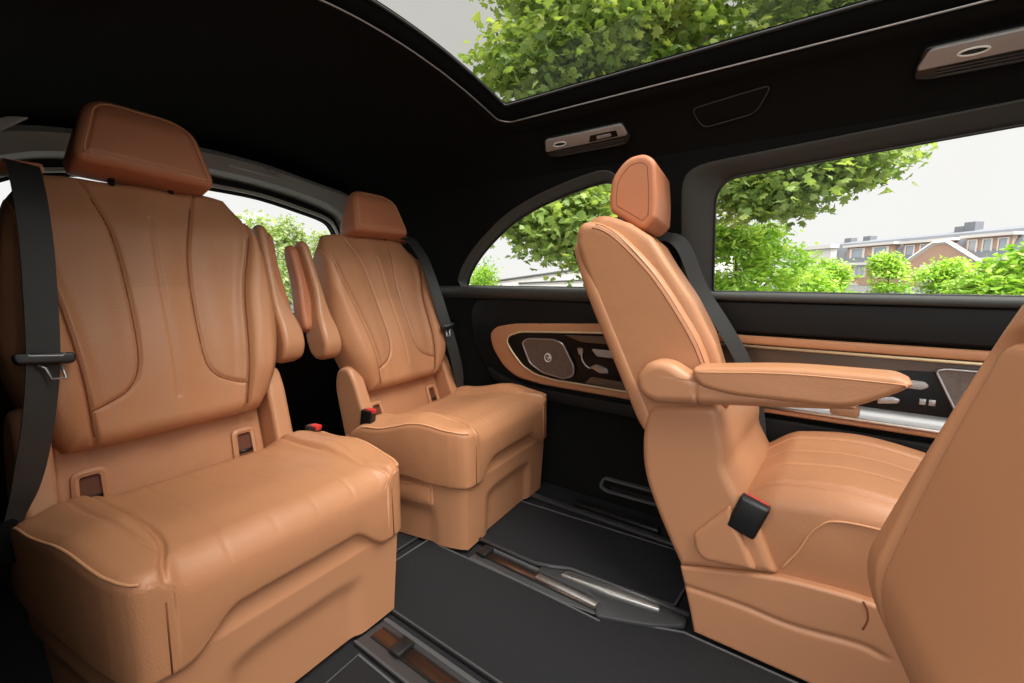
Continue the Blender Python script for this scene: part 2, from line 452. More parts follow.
# rear wall with the tailgate window
RW = spline([(1.295, .98), (1.278, 1.019), (1.239, 1.062), (1.12, 1.094), (.948, 1.129), (.78, 1.141), (.60, 1.146), (.44, 1.136), (.30, 1.115), (.20, 1.08), (.165, 1.02), (.16, .98)], 3) + rpoly([(.16, .9), (.18, .64), (1.27, .64), (1.295, .9)], [0, .06, .06, 0], 5)
w = mesh_obj('wall_rear', *sheet([(-.1, -.05), (1.5, -.05), (1.5, 1.34), (-.1, 1.34)], [RW], lambda x, z: (x, 2.05, z), 0.08), 'black_soft'); tag(w, kind='structure')
SR = rpoly([(.25, -.75), (1.215, -.75), (1.215, .957), (1.10, .962), (.85, .962), (.62, .945), (.25, .91)], [.08, .08, .045, .1, .2, .1, .08], 8)
ce = mesh_obj('ceiling', *sheet([(.045, -1.3), (1.395, -1.3), (1.395, 2.06), (.045, 2.06)], [SR], lambda x, y: (x, y, ceil_z(x, y)), 0.05), 'headliner'); tag(ce, kind='structure')
# outer roof skin so that daylight only comes through the glass
ro = mesh_obj('trim_1', *sheet([(.02, -1.3), (1.42, -1.3), (1.42, 2.1), (.02, 2.1)], [offset_poly(SR, .0)], lambda x, y: (x, y, ceil_z(min(max(x, .055), 1.385), y) + .05), 0.1), 'black_plastic'); tag(ro, kind='structure')

def glazing(name, glass_poly, hole_poly, fn, depth, mat_glass, n_frame, out):
    """window = frame reveal + pane; fn(a,b,off) maps to 3-D (off = outward)"""
    n = len(glass_poly)
    rows = []
    for g, h in zip(glass_poly, hole_poly):
        h2 = (h[0] + (h[0] - g[0]) * .12, h[1] + (h[1] - g[1]) * .12)
        m = ((g[0] + h[0]) / 2, (g[1] + h[1]) / 2)
        rows.append([fn(h2[0], h2[1], -.003), fn(h[0], h[1], -.004), fn((g[0] + 2 * h[0]) / 3, (g[1] + 2 * h[1]) / 3, depth * .22), fn(g[0], g[1], depth), fn(g[0], g[1], depth + .008)])
    fr = mesh_obj(name, *fixn(sweep(rows, None)), n_frame, sharp=50); tag(fr, kind='structure')
    pane = mesh_obj('glass_pane', *sheet(offset_poly(glass_poly, .004), [], lambda a, b: fn(a, b, depth + .004), .3), mat_glass, fr)
    gk = mesh_obj('rubber_gasket', *tube([fn(a, b, depth) for a, b in glass_poly], .004, 6, True), 'black_plastic', fr)
    return fr
wf = lambda y, z, o: (wall_x(y, z) + o, y, z)
glazing('window_1', Q_GLASS, Q_HOLE, wf, .03, 'glass', 'grey_trim', 1)
glazing('window_2', S_GLASS, S_HOLE, wf, .035, 'glass', 'pillar_trim', 1)
RWo = offset_poly(RW, .012)
win3 = glazing('window_3', RW, RWo, lambda x, z, o: (x, 2.05 + o, z), .02, 'glass', 'grey_trim', 1)
SRi = offset_poly(SR, -.028)
sun = glazing('window_4', SRi, SR, lambda x, y, o: (x, y, ceil_z(x, y) + max(o, -.001) * 1.0), .03, 'roof_glass', 'seal', 1)
mesh_obj('bright_trim', *tube([(a, b, ceil_z(a, b) - .003) for a, b in offset_poly(SR, .003)], .0022, 6, True), 'silver', sun)
rows = []
for (a, b), (c, d) in zip(offset_poly(SR, .005), offset_poly(SR, .05)):
    e, f_ = (a + c) / 2, (b + d) / 2
    rows.append([(a, b, ceil_z(a, b) - .001), (a * .85 + c * .15, b * .85 + d * .15, ceil_z(a, b) - .009), (e, f_, ceil_z(e, f_) - .011), (c, d, ceil_z(c, d) + .002)])
t = mesh_obj('trim_2', *fixn(sweep(rows, None)), 'headliner'); tag(t, kind='structure')

# ---------------------------------------------------------------- right-hand door and quarter trim
def wallprism(poly, d0, d1, bevel=.003, seg=2):
    """polygon in (y,z) standing off the right wall from d0 to d1 towards the cabin"""
    return fixn(xf(prism(poly, d0, d1, bevel, seg), lambda p: (wall_x(p[0], p[1]) - p[2], p[0], p[1])))
def walltube(pts, off, r, closed=False):
    return tube([(wall_x(a, b) - off, a, b) for a, b in pts], r, 8, closed)
# sill ledges
def sill(y0, y1, prof):
    rows = []
    n = 24
    for i in range(n + 1):
        y = y0 + (y1 - y0) * i / n
        rows.append([(wall_x(y, .75) - a, y, b) for a, b in prof])
    return fixn(sweep(rows, None, False))
PROF = [(-.03, .752), (-.01, .758), (.012, .759), (.024, .756), (.030, .750), (.030, .743), (.024, .737), (0, .733)]
o = mesh_obj('trim_3', *sill(-1.25, .395, PROF), 'grey_trim'); tag(o, kind='structure')
PROF2 = [(-.03, .760), (0, .766), (.012, .765), (.022, .758), (.024, .745), (.02, .73), (.008, .722), (0, .715)]
o = mesh_obj('trim_4', *sill(.415, 1.50, PROF2), 'grey_trim'); tag(o, kind='structure')

qt = thing('quarter_trim_panel', 'black side trim panel under the arched rear quarter window with a tan leather surround', 'trim panel', (1.46, .9, .5))
def reloc(o, root):
    inv = root.location
    for v in o.data.vertices: v.co -= inv
    o.parent = root
    return o
def rel(vf, root):
    l = root.location; return [(p[0] - l.x, p[1] - l.y, p[2] - l.z) for p in vf[0]], vf[1]
recess = spline([(.40, .70), (.824, .712), (1.224, .712), (1.30, .69), (1.318, .62), (1.285, .496), (1.215, .417), (1.12, .372), (1.03, .352), (.88, .345), (.40, .335)], 4)
mesh_obj('black_backing', *rel(wallprism(recess, 0, .012, .006), qt), 'black_soft', qt, 40)
surr = rpoly([(.42, .655), (.724, .644), (1.07, .624), (1.171, .606), (1.205, .575), (1.188, .513), (1.13, .444), (1.059, .408), (.95, .397), (.42, .392)], .03, 4)
mesh_obj('leather_surround', *rel(wallprism(surr, .010, .03, .009, 3), qt), 'leather', qt, 50)
loop = rpoly([(.42, .622), (.723, .613), (1.045, .594), (1.1, .574), (1.11, .549), (1.079, .507), (1.03, .46), (.964, .434), (.883, .425), (.42, .421)], .02, 4)
mesh_obj('piano_black_inlay', *rel(wallprism(loop, .02, .033, .002), qt), 'piano', qt, 40)
mesh_obj('champagne_strip', *rel(walltube(loop, .034, .0036, True), qt), 'gold', qt)
sp = rpoly([(1.03, .556), (1.002, .572), (.885, .577), (.849, .566), (.799, .483), (.802, .453), (.84, .437), (.936, .449), (.992, .478)], .015, 3)
def speaker(poly, root, cen, d):
    n = len(poly); V = [(wall_x(*cen) - d - .003, cen[0], cen[1])]; F = []
    for a, b in poly: V.append((wall_x(a, b) - d - .009, a, b))
    for a, b in poly: V.append((wall_x(a, b) - d, a, b))
    for i in range(n):
        j = (i + 1) % n; F.append((0, 1 + i, 1 + j)); F.append((1 + i, 1 + n + i, 1 + n + j, 1 + j))
    g = mesh_obj('speaker_grille', *rel(fixn((V, F)), root), 'speaker', root, 8)
    r_ = mesh_obj('grille_rim', *rel(walltube(poly, d + .009, .0028, True), root), 'silver', g)
    return g
g = speaker(sp, qt, (.91, .508), .033)
em = MB()
cx, cz = .91, .508
ring = [(cx + .014 * math.cos(k / 14 * 2 * PI), cz + .016 * math.sin(k / 14 * 2 * PI)) for k in range(14)]
em.add(walltube(ring, .0435, .0016, True))
em.add(walltube([(cx + .011, cz + .010), (cx - .002, cz + .012), (cx - .009, cz + .001), (cx + .003, cz - .011)], .0435, .0017))
em.add(walltube([(cx + .006, cz + .002), (cx - .004, cz - .002), (cx - .007, cz + .009)], .0435, .0015))
o = mesh_obj('round_emblem', *rel((em.v, em.f), qt), 'lamp_white', g)
# controls beside the speaker
mesh_obj('wood_wedge', *rel(wallprism(rpoly([(.845, .597), (.45, .612), (.45, .578), (.775, .577)], .01), .032, .037, .002), qt), 'wood', qt, 40)
mesh_obj('wood_wedge', *rel(wallprism(rpoly([(.76, .43), (.735, .458), (.45, .452), (.45, .424)], .01), .032, .037, .002), qt), 'wood', qt, 40)
mesh_obj('rose_switch', *rel(wallprism(rpoly([(.735, .557), (.60, .556), (.60, .532), (.712, .532)], .008), .032, .041, .003), qt), 'rose', qt, 40)
hc = walltube(spline([(.783, .552), (.775, .542), (.772, .527), (.768, .512), (.757, .497), (.742, .488), (.735, .49)], 4), .038, .0035)
mesh_obj('curved_handle', *rel(hc, qt), 'silver', qt)
mesh_obj('seat_switch', *rel(wallprism(rpoly([(.79, .556), (.768, .556), (.766, .536), (.782, .530)], .006), .033, .043, .003), qt), 'silver', qt, 40)
mesh_obj('seat_switch', *rel(wallprism(rpoly([(.737, .492), (.715, .505), (.672, .495), (.668, .478), (.70, .475)], .006), .033, .043, .003), qt), 'silver', qt, 40)
# lower lip of the trim panel and wheel-arch cover with its slot
lip = rpoly([(.42, .378), (1.0, .382), (1.13, .405), (1.22, .44), (1.2, .40), (1.10, .355), (1.0, .34), (.42, .335)], .02)
mesh_obj('lower_lip', *rel(wallprism(lip, .008, .035, .012, 3), qt), 'black_soft', qt, 50)
sv = thing('side_air_slot', 'black framed air slot low on the side wall just above the floor', 'vent', (1.46, .6, .06))
fr_ = rpoly([(.705, .052), (.69, .092), (.40, .096), (.40, .045), (.68, .038)], .012)
rows = [[(wall_x(0, 0) - .0, a, b), (wall_x(0, 0) - .014, a, b), (wall_x(0, 0) - .014, c, d), (wall_x(0, 0) - .002, c, d)] for (a, b), (c, d) in zip(fr_, offset_poly(fr_, -.008))]
mesh_obj('slot_frame', *rel(fixn(sweep(rows, None)), sv), 'binding', sv, 40)
mesh_obj('inner_louvre', *rel(wallprism(rpoly([(.66, .062), (.41, .066), (.41, .056), (.66, .052)], .003), .001, .01, .002), sv), 'black_plastic', sv, 40)

dp = thing('door_trim_panel', 'sliding door trim with tan strip, dark wood inlay and satin silver ledge beneath the big window', 'door panel', (1.46, -.2, .5))
mesh_obj('upper_pad', *rel(wallprism(rpoly([(.39, .645), (.39, .734), (-1.2, .736), (-1.2, .648)], .015), 0, .016, .012, 3), dp), 'black_soft', dp, 50)
mesh_obj('leather_strip', *rel(wallprism([(.392, .612), (.392, .637), (-1.2, .642), (-1.2, .617)], .0, .022, .009, 3), dp), 'leather', dp, 50)
mesh_obj('champagne_strip', *rel(walltube([(.392, .607), (-1.2, .612)], .020, .0042), dp), 'gold', dp)
mesh_obj('wood_inlay', *rel(wallprism([(.392, .49), (.392, .606), (-1.2, .611), (-1.2, .49)], 0, .008, .001), dp), 'wood', dp, 40)
mesh_obj('piano_black_inlay', *rel(wallprism(rpoly([(.05, .468), (-.02, .565), (-.10, .578), (-.6, .6), (-.6, .474)], .012), .004, .013, .002), dp), 'piano', dp, 40)
rows = []
for i in range(21):
    y = .392 - i / 20 * 1.55; x = wall_x(y, .45)
    rows.append([(x, y, .478), (x - .022, y, .474), (x - .034, y, .455), (x - .036, y, .446)])
mesh_obj('silver_ledge', *rel(fixn(sweep(rows, None, False)), dp), 'silver', dp, 50)
mesh_obj('ledge_edge_strip', *rel(walltube([(.392, .444), (-1.16, .447)], .037, .0055), dp), 'chrome', dp)
mesh_obj('lower_leather_strip', *rel(wallprism([(.392, .424), (.392, .444), (-1.16, .447), (-1.16, .427)], 0, .034, .008, 3), dp), 'leather', dp, 50)
lp = rpoly([(.392, .05), (.392, .41), (-1.16, .41), (-1.16, .05)], .02)
mesh_obj('lower_panel', *rel(wallprism(lp, 0, .02, .01, 3), dp), 'black_soft', dp, 50)
sp2 = rpoly([(-.15, .585), (-.166, .591), (-.36, .592), (-.372, .575), (-.30, .47), (-.26, .466), (-.20, .478)], .014, 4)
speaker(sp2, dp, (-.26, .53), .013)
mesh_obj('rose_switch', *rel(wallprism(rpoly([(-.06, .558), (-.135, .556), (-.143, .545), (-.13, .536), (-.07, .537)], .006), .012, .020, .003), dp), 'rose', dp, 40)
mesh_obj('seat_switch', *rel(wallprism(rpoly([(-.05, .489), (-.09, .496), (-.094, .507), (-.078, .512), (-.05, .505)], .005), .012, .022, .003), dp), 'silver', dp, 40)
for k in range(2):
    a = -.128 - k * .017
    mesh_obj('square_button', *rel(wallprism([(a, .500), (a, .514), (a - .012, .514), (a - .012, .500)], .012, .017, .001), dp), 'silver', dp, 40)

# ---------------------------------------------------------------- rear header, lamps, roof consoles
hd = MB()
top = spline([(1.335, .82), (1.325, .95), (1.30, 1.06), (1.255, 1.10), (1.13, 1.14), (.95, 1.172), (.78, 1.187), (.60, 1.19), (.44, 1.18), (.28, 1.155), (.17, 1.10), (.14, 1.02)], 4)
top2 = spline([(1.43, .85), (1.41, 1.0), (1.372, 1.12), (1.31, 1.17), (1.15, 1.20), (.95, 1.235), (.78, 1.25), (.60, 1.253), (.44, 1.24), (.25, 1.215), (.10, 1.15), (.05, 1.04)], 4)
rows = [[(a, 2.045, b), (a, 1.985, b + .004), (a * .8 + c * .2, 1.965, b * .8 + d * .2), (c, 1.95, d), (c, 1.97, d + .02)] for (a, b), (c, d) in zip(top, top2)]
hp = thing('tailgate_header_trim', 'grey arched header trim above the rear window with a slim lamp', 'trim', (.72, 1.97, 1.2))
mesh_obj('header_panel', *rel(fixn(sweep(rows, None, False)), hp), 'header_trim', hp, 45)
rows = [[(a, 2.045, b), (a, 2.03, b + .001), (a, 2.025, b + .012), (a, 2.045, b + .016)] for a, b in offset_poly(RW, .006)]
mesh_obj('window_surround', *rel(fixn(sweep(rows, None)), hp), 'header_trim', hp, 45)
mesh_obj('lamp_strip', *rel(tube([(.80, 1.950, 1.222), (.99, 1.948, 1.203)], .004, 6), hp), 'lamp_white', hp)
mesh_obj('lamp_button', *rel(tube([(.955 + .02 * math.cos(k), 1.945, 1.226 + .009 * math.sin(k)) for k in np.linspace(0, 2 * PI, 17)[:-1]], .0025, 6, True), hp), 'silver', hp)
o = mesh_obj('trim_5', *box(.12, 1.33, 1.93, 2.05, .60, .635, .01), 'header_trim', sharp=40); tag(o, kind='structure')
o = mesh_obj('trim_6', *box(.12, 1.33, 1.95, 2.05, .535, .55, .005), 'grey_trim', sharp=40); tag(o, kind='structure')
ll = thing('corner_roof_lamp', 'pale lamp lens at the roof corner left of the foremost headrest', 'lamp', (.2, 1.93, 1.22))
mesh_obj('lens', *rel(xf(prism(rpoly([(.12, 1.165), (.19, 1.185), (.272, 1.253), (.26, 1.262), (.18, 1.222), (.12, 1.20)], .01), 0, .012, .004), lambda p: (p[0], 1.945 - p[2], p[1])), ll), 'lamp_white', ll, 40)

def console(y0, y1, x, zc, label):
    root = thing('roof_console', label, 'roof console', (x, (y0 + y1) / 2, zc), 0, 'roof consoles along the right cant rail')
    L = abs(y1 - y0) / 2
    # local frame on the sloped cant rail: a along -y, b up the slope (towards the roof centre)
    e = .01
    nslope = Vector((-(ceil_z(x + e, 0) - ceil_z(x - e, 0)) / (2 * e), 0, 1)).normalized() * -1   # pointing down into the cabin
    up = Vector((-1, 0, 0)); up = (up - nslope * up.dot(nslope)).normalized()
    def fn(p): q = Vector((0, -1, 0)) * p[0] + up * p[1] + nslope * p[2]; return tuple(q)
    body = prism(rpoly([(-L, -.038), (-L + .01, .028), (L - .01, .028), (L, -.03), (L - .02, -.045), (-L + .03, -.045)], .012), -.02, .012, .006, 3)
    mesh_obj('housing', *fixn(xf(body, fn)), 'black_plastic', root, 40)
    fp = prism(rpoly([(-L + .002, -.016), (-L + .02, .026), (L - .012, .026), (L - .004, -.012)], .010), .006, .017, .004, 3)
    f_ = mesh_obj('metal_faceplate', *fixn(xf(fp, fn)), 'rose', root, 40)
    mesh_obj('reading_lamp', *fixn(xf(tube([(-L * .55 + .022 * math.cos(k), .004 + .007 * math.sin(k), .0175) for k in np.linspace(0, 2 * PI, 17)[:-1]], .0022, 6, True), fn)), 'lamp_white', f_)
    mesh_obj('lamp_well', *fixn(xf(prism([(-L * .55 + .018 * math.cos(k), .004 + .005 * math.sin(k)) for k in np.linspace(0, 2 * PI, 17)[:-1]], .012, .0175, 0), fn)), 'black_plastic', f_)
    mesh_obj('switch_recess', *fixn(xf(prism(rpoly([(L * .12, -.010), (L * .2, .012), (L * .78, .012), (L * .78, -.008)], .004), .012, .0178, .001), fn)), 'piano', f_, 40)
    mesh_obj('switch', *fixn(xf(prism(rpoly([(L * .32, -.004), (L * .34, .007), (L * .65, .007), (L * .65, -.003)], .003), .012, .0195, .001), fn)), 'rose', f_, 40)
    for k in range(3):
        b = -.022 - k * .007
        mesh_obj('vent_slat', *fixn(xf(prism([(-L + .035, b - .0015), (-L + .035, b + .0015), (L - .02, b + .0015), (L - .02, b - .0015)], .008, .0145, 0), fn)), 'rail', root, 40)
    return root
console(.865, .575, 1.315, ceil_z(1.315, 0) - .004, 'slim metal roof console with switch, near the arched quarter window')
console(-.045, -.42, 1.30, ceil_z(1.30, 0) - .004, 'larger metal roof console with vent slats over the sliding door window')
rs = thing('roof_speaker_cover', 'faint black triangular speaker cover in the roof between the two metal consoles', 'speaker', (1.32, .30, ceil_z(1.32, 0)))
tri = rpoly([(1.30, .40), (1.285, .21), (1.335, .25), (1.345, .38)], .02)
o = mesh_obj('grille', *rel(fixn(xf(prism(tri, .0, .007, .003), lambda p: (p[0], p[1], ceil_z(p[0], 0) - p[2]))), rs), 'headliner', rs, 40)
mesh_obj('grille_edge', *rel(tube([(a, b, ceil_z(a, 0) - .006) for a, b in tri], .0015, 6, True), rs), 'rail', o)

# ---------------------------------------------------------------- floor mats and rails
def floorprism(poly, z0, z1, bevel=.003):
    return fixn(prism(poly, z0, z1, bevel, 2))
def mat_thing(name, label, poly, z=.008):
    o = mesh_obj(name, *floorprism(poly, -.002, z, .003), 'carpet', None, 40); tag(o, label, 'floor mat', 'charcoal carpet floor mats')
    b = mesh_obj('binding_edge', *tube([(a, c, z) for a, c in offset_poly(poly, -.004)], .0028, 6, True), 'binding', o)
    return o
mat_thing('floor_mat', 'large charcoal carpet mat in the aisle between the two nearest floor rails', [(.625, -1.1), (.625, .985), (.89, 1.0), (.89, .94), (.905, .54), (.915, .45), (.935, .39), (.96, .32), (.985, .26), (.99, -1.1)])
mat_thing('floor_mat', 'charcoal carpet mat between the right floor rail and the side wall', rpoly([(1.025, .56), (.985, .66), (.98, .93), (1.26, .95), (1.30, .3), (1.05, .3)], .01))
mat_thing('floor_mat', 'charcoal carpet strip in the gap between the two rear seats', [(.64, 1.02), (.64, 1.9), (.88, 1.9), (.88, 1.03)])
mat_thing('floor_mat', 'charcoal carpet mat left of the left floor rail', [(.15, -1.1), (.15, .75), (.505, .79), (.50, -1.1)])
def floor_rail(x0, x1, y0, y1, label, cover):
    root = thing('seat_rail', label, 'floor rail', ((x0 + x1) / 2, (y0 + y1) / 2, 0), 0, 'floor seat rails')
    w_ = x1 - x0
    mesh_obj('rail_bed', *rel(floorprism([(x0, y0), (x1, y0), (x1, y1), (x0, y1)], 0, .008, .003), root), 'rail', root, 40)
    mesh_obj('edge_strip', *rel(box(x1 - .012, x1, y0, y1, .004, .011, .003), root), 'binding', root, 40)
    mesh_obj('edge_strip', *rel(box(x0, x0 + .007, y0, y1, .004, .010, .003), root), 'binding', root, 40)
    a = x0 + w_ * .40; b = x0 + w_ * .68
    mesh_obj('guide_channel', *rel(box(a, b, y0 + .02, y1 - .02, .008, .0105, 0), root), 'copper', root)
    mesh_obj('guide_lip', *rel(box(a - .006, a, y0 + .02, y1 - .02, .007, .011, .001), root), 'black_plastic', root, 40)
    mesh_obj('guide_lip', *rel(box(b, b + .006, y0 + .02, y1 - .02, .007, .011, .001), root), 'black_plastic', root, 40)
    mesh_obj('end_stop', *rel(box(a - .01, b + .012, cover, cover + .035, .009, .02, .004), root), 'black_plastic', root, 40)
    return root
ra = floor_rail(.895, .975, .425, .835, 'right floor rail with pale metal inserts, leading to the far rear seat', .795)
mesh_obj('pale_metal_insert', *rel(box(.926, .948, .452, .63, .012, .0185, .003), ra), 'chrome', ra, 40, label='bright metal insert')
cov = rpoly([(.955, .64), (.98, .645), (1.012, .57), (1.028, .30), (1.022, .262), (.995, .262), (.955, .315), (.922, .39), (.902, .44), (.95, .46), (.955, .5)], .01)
mesh_obj('rail_cover', *rel(floorprism(cov, .002, .016, .004), ra), 'rail', ra, 40)
mesh_obj('cover_beading', *rel(tube([(.975, .92, .016), (.976, .66, .018), (.99, .615, .019), (1.012, .57, .019), (1.020, .45, .019), (1.030, .262, .019)], .006, 8), ra), 'rail', ra)
mesh_obj('pale_metal_insert', *rel(floorprism(rpoly([(.972, .58), (1.0, .572), (1.018, .42), (1.022, .33), (1.004, .32), (.982, .45)], .008), .012, .022, .004), ra), 'chrome', ra, 40, label='bright metal insert')
floor_rail(.515, .605, -.9, .83, 'left floor rail, running from under the foremost rear seat', .71)
orl = thing('wall_side_rail', 'slim dark floor trim strip along the foot of the side wall', 'floor trim', (1.33, .5, 0))
mesh_obj('strip', *rel(box(1.31, 1.335, .3, .97, 0, .012, .004), orl), 'rail', orl, 40)
mesh_obj('raised_block', *rel(box(1.345, 1.375, .45, .75, 0, .02, .005), orl), 'black_plastic', orl, 40)

# ---------------------------------------------------------------- rear seats
def rear_seat(xc, yf, yaw, m, label, Y0=.465, Z0=.45, kb=1.0, rec=R(17), HX=.006, HT=-.08, SX=(-.012, .075), CZ=0.0, HZ=.006):
    root = thing('rear_seat', label, 'seat', (xc, yf, 0), yaw, 'tan leather rear seats')
    fx = lambda p: (m * p[0], p[1], p[2])
    def put(vf): return fixn(xf(vf, fx))
    CY = [-.012, -.0115, -.008, 0, .02, .05, .1, .2, .3, .4, .5]; CX = [.215, .232, .244, .256, .266, .274, .281, .292, .300, .305, .295]
    # pedestal -----------------------------------------------------------
    def hwb(y, hw, fw, cy):   # plan half width
        return hw if y >= cy else fw + (hw - fw) * math.sqrt(max(0, 1 - ((cy - y) / cy) ** 2))
    per = []
    for k in range(19): y = .40 - .40 * k / 18; per.append(None)
    def perim(sc, dz, n=34):
        pts = []
        ys = [.42 - .02 * i for i in range(13)] + [.16 * math.cos(t) for t in np.linspace(0.12, PI / 2, 12)]
        ys = [y for y in ys]
        left = []
        for y in [.42, .40, .38, .36, .34, .32, .30, .28, .26, .24, .22, .20, .18, .16, .14, .12, .10, .085, .07, .055, .043, .032, .023, .015, .009, .004, .001, 0]:
            left.append((-(float(np.interp(y, CY, CX)) - .012) * sc, y + dz))
        fr = [(-.20 * sc + .40 * sc * k / 28, dz) for k in range(1, 28)]
        right = [(-a, b) for a, b in reversed(left)]
        back = [(.268 * sc - .536 * sc * k / 6, .42 + dz) for k in range(1, 6)]
        return left + fr + right + back
    zs = [.012, .016, .024, .04, .055, .065, .075, .085, .1, .12, .14, .155, .165, .172, .18, .188, .196, .203, .209, .213, .216, .235, .262]
    V = []; nper = None
    for z in zs:
        sc = .955 + .045 * (z / .21) if z < .21 else 1.0
        pr = perim(sc, .012 * (1 - z / .262))
        nper = len(pr)
        for a, b in pr:
            # pressed recess in the front and in the sides
            ax = a; dep = 0.0
            if b < .03 and abs(a) < .165:
                dd = min(ss(.02, .05, .165 - abs(a) + 0.0), 1 - ss(.135, .165, z + 0.22 * max(0, abs(a) - .08)))
                dep = .012 * dd; b = b + dep
            elif b > .10 and abs(a) > .2:
                dd = min(float(ss(.10, .13, b)), 1 - float(ss(.12, .145, z + .35 * max(0, .16 - b))))
                a = a - math.copysign(.010 * dd, a)
            if z > .214: 
                k_ = (z - .214) / .05; a *= 1 - .03 * min(1, k_ * 3); b = b + (.008 if b < .2 else 0) * min(1, k_ * 3)
            V.append((a, b, z))
    F = []
    for i in range(len(zs) - 1):
        for k in range(nper):
            k2 = (k + 1) % nper; F.append((i * nper + k, i * nper + k2, (i + 1) * nper + k2, (i + 1) * nper + k))
    F.append(tuple(range(nper))); F.append(tuple((len(zs) - 1) * nper + k for k in range(nper)))
    ped = mesh_obj('seat_pedestal', *put((V, F)), 'tan_plastic', root, 50)
    PX = float(np.interp(.25, CY, CX)) - .012
    # little pocket on the inner side of the pedestal
    pk = prism(rpoly([(.11, .138), (.11, .204), (.2, .203), (.3, .2015), (.40, .200), (.40, .142), (.3, .141), (.2, .139)], .010), .23, PX + .001, .003)
    mesh_obj('side_pocket', *put(xf(pk, lambda p: (p[2] + float(np.interp(p[0], CY, CX)) - .012 - PX, p[0], p[1]))), 'tan_plastic', ped, 40)
    pk = prism(rpoly([(.122, .146), (.122, .196), (.2, .1953), (.3, .194), (.39, .193), (.39, .150), (.3, .149), (.2, .147)], .008), .23, PX + .0024, .001)
    mesh_obj('pocket_lid', *put(xf(pk, lambda p: (p[2] + float(np.interp(p[0], CY, CX)) - .012 - PX, p[0], p[1]))), 'leather', ped, 40)
    # cushion ------------------------------------------------------------
    hwc = lambda y: float(np.interp(y, CY, CX))
    out = [(-hwc(y), y) for y in [.48, .46, .42, .38, .34, .30, .26, .22, .19, .165, .15, .135, .12, .105, .09, .075, .06, .047, .035, .025, .016, .009, .004, -.002, -.006, -.009, -.012]]
    out = out + [(-a, b) for a, b in reversed(out)]
    def top(x, y):
        ax = np.abs(x)
        z = .374 + .012 * ss(-.02, .12, y) - (.014 + CZ) * ss(.10, .34, y) - .05 * ss(.34, .50, y)
        z = z + .022 * ss(.155, .21, ax) * ss(.05, .2, y) * (1 - ss(.36, .48, y)) - .014 * ss(.23, .29, ax) * ss(.03, .3, y) + .004 * ss(.15, .22, ax) * (1 - ss(.02, .12, y))
        return z
    def bot(x, y):
        return .206 + .056 * (1 - ss(.115, .20, np.abs(x))) * (1 - ss(.12, .2, y)) + .008 * ss(.1, .2, y)
    gr = []
    for s_ in (-1, 1):
        gr.append((spline([(s_ * .221, -.03), (s_ * .212, .01), (s_ * .188, .08), (s_ * .187, .2), (s_ * .191, .30), (s_ * .195, .38), (s_ * .195, .47)], 5), .0045, .010))
        gr.append((spline([(s_ * .196, .035), (s_ * .204, .07), (s_ * .216, .13), (s_ * .225, .22), (s_ * .229, .34), (s_ * .230, .47)], 5), .0035, .004))
        gr.append(([(s_ * .125, -.012), (s_ * .12, .06), (s_ * .11, .40)], .003, .0022))
        gr.append(([(s_ * .04, -.012), (s_ * .04, .06), (s_ * .04, .38)], .003, .0014))
    rfun = lambda x, y: .023 + .032 * (1 - ss(.02, .16, y)) * (1 - ss(.19, .225, np.abs(x)))
    p = pad(out, top, bot, rfun, .012, 130, 160, gr)
    cu = pad_obj('seat_cushion', p, fx, 'leather', root)
    # stitched piping round the top edge of the side bolsters and the front creases
    for s_ in (-1, 1):
        pts = []
        for y in (-.004, .004, .012, .022, .035, .05, .07, .09, .12, .15, .19, .22, .26, .30, .36, .42):
            a = hwc(y) - .005; r_ = float(rfun(np.array(a), np.array(y))); 
            pts.append((s_ * a, y, float(top(np.array(a), np.array(y))) - r_ + math.sqrt(r_ * r_ - (r_ - .0055) ** 2) + .0005))
        mesh_obj('piping', *put(tube(spline(pts, 3), .0026, 6)), 'stitch', cu)
        mesh_obj('front_seam', *put(tube([(s_ * .219, -.0118, .33), (s_ * .220, -.0122, .28), (s_ * .221, -.0118, .214)], .0012, 6)), 'seam_dark', cu)
    # lower back panel + bracket frames ------------------------------------
    sA = Vector((0, math.sin(rec), math.cos(rec))); wA = Vector((0, -math.cos(rec), math.sin(rec)))
    def bk(p):   # (x, s, w) -> local
        q = Vector((m * p[0] * kb + SX[0] + SX[1] * p[1], Y0, Z0)) + sA * p[1] * kb + wA * p[2] * kb; return tuple(q)
    out = rpoly([(-.215, -.21), (-.205, .06), (.205, .06), (.215, -.21)], .02)
    hol = [(-.155, -.088), (.155, -.088)]
    def fr_lp(x, s):
        return -.012 + .004 * np.cos(s * 8) + 0 * x
    gl = [([(-.155, .06), (-.155, -.03)], .003, .003), ([(.155, .06), (.155, -.03)], .003, .003)]
    p = pad(out, fr_lp, lambda x, s: -.06 + 0 * x, .012, .01, 50, 80, gl, perf=lambda x, s: (np.abs(x) < .15) * 1.0)
    lpnl = pad_obj('lower_back_panel', p, bk, 'leather_perf', root)
    for hx, hs in hol:
        o_ = rpoly([(hx - .031, hs - .05), (hx - .029, hs + .046), (hx + .029, hs + .046), (hx + .031, hs - .05)], .016, 5)
        i_ = rpoly([(hx - .019, hs - .045), (hx - .017, hs + .033), (hx + .017, hs + .033), (hx + .019, hs - .045)], .007, 5)
        rows = [[bk((a, b, -.012)), bk((a, b, .000)), bk(((a + c) / 2, (b + d) / 2, .004)), bk((c, d, .001)), bk((c, d, -.012))] for (a, b), (c, d) in zip(o_, i_)]
        f_ = mesh_obj('anchor_frame', *fixn(sweep(rows, None)), 'tan_plastic', lpnl, 50)
        mesh_obj('anchor_shade_plug', *fixn(xf(prism(i_, -.03, -.0065, 0), lambda p: bk(p))), 'slot', lpnl, 40)  # solid plug, its dark colour painting the shade inside the hole
        mesh_obj('anchor_bar', *tube([bk((hx - .018, hs - .012, -.004)), bk((hx + .018, hs - .012, -.004))], .0035, 8), 'black_plastic', lpnl)
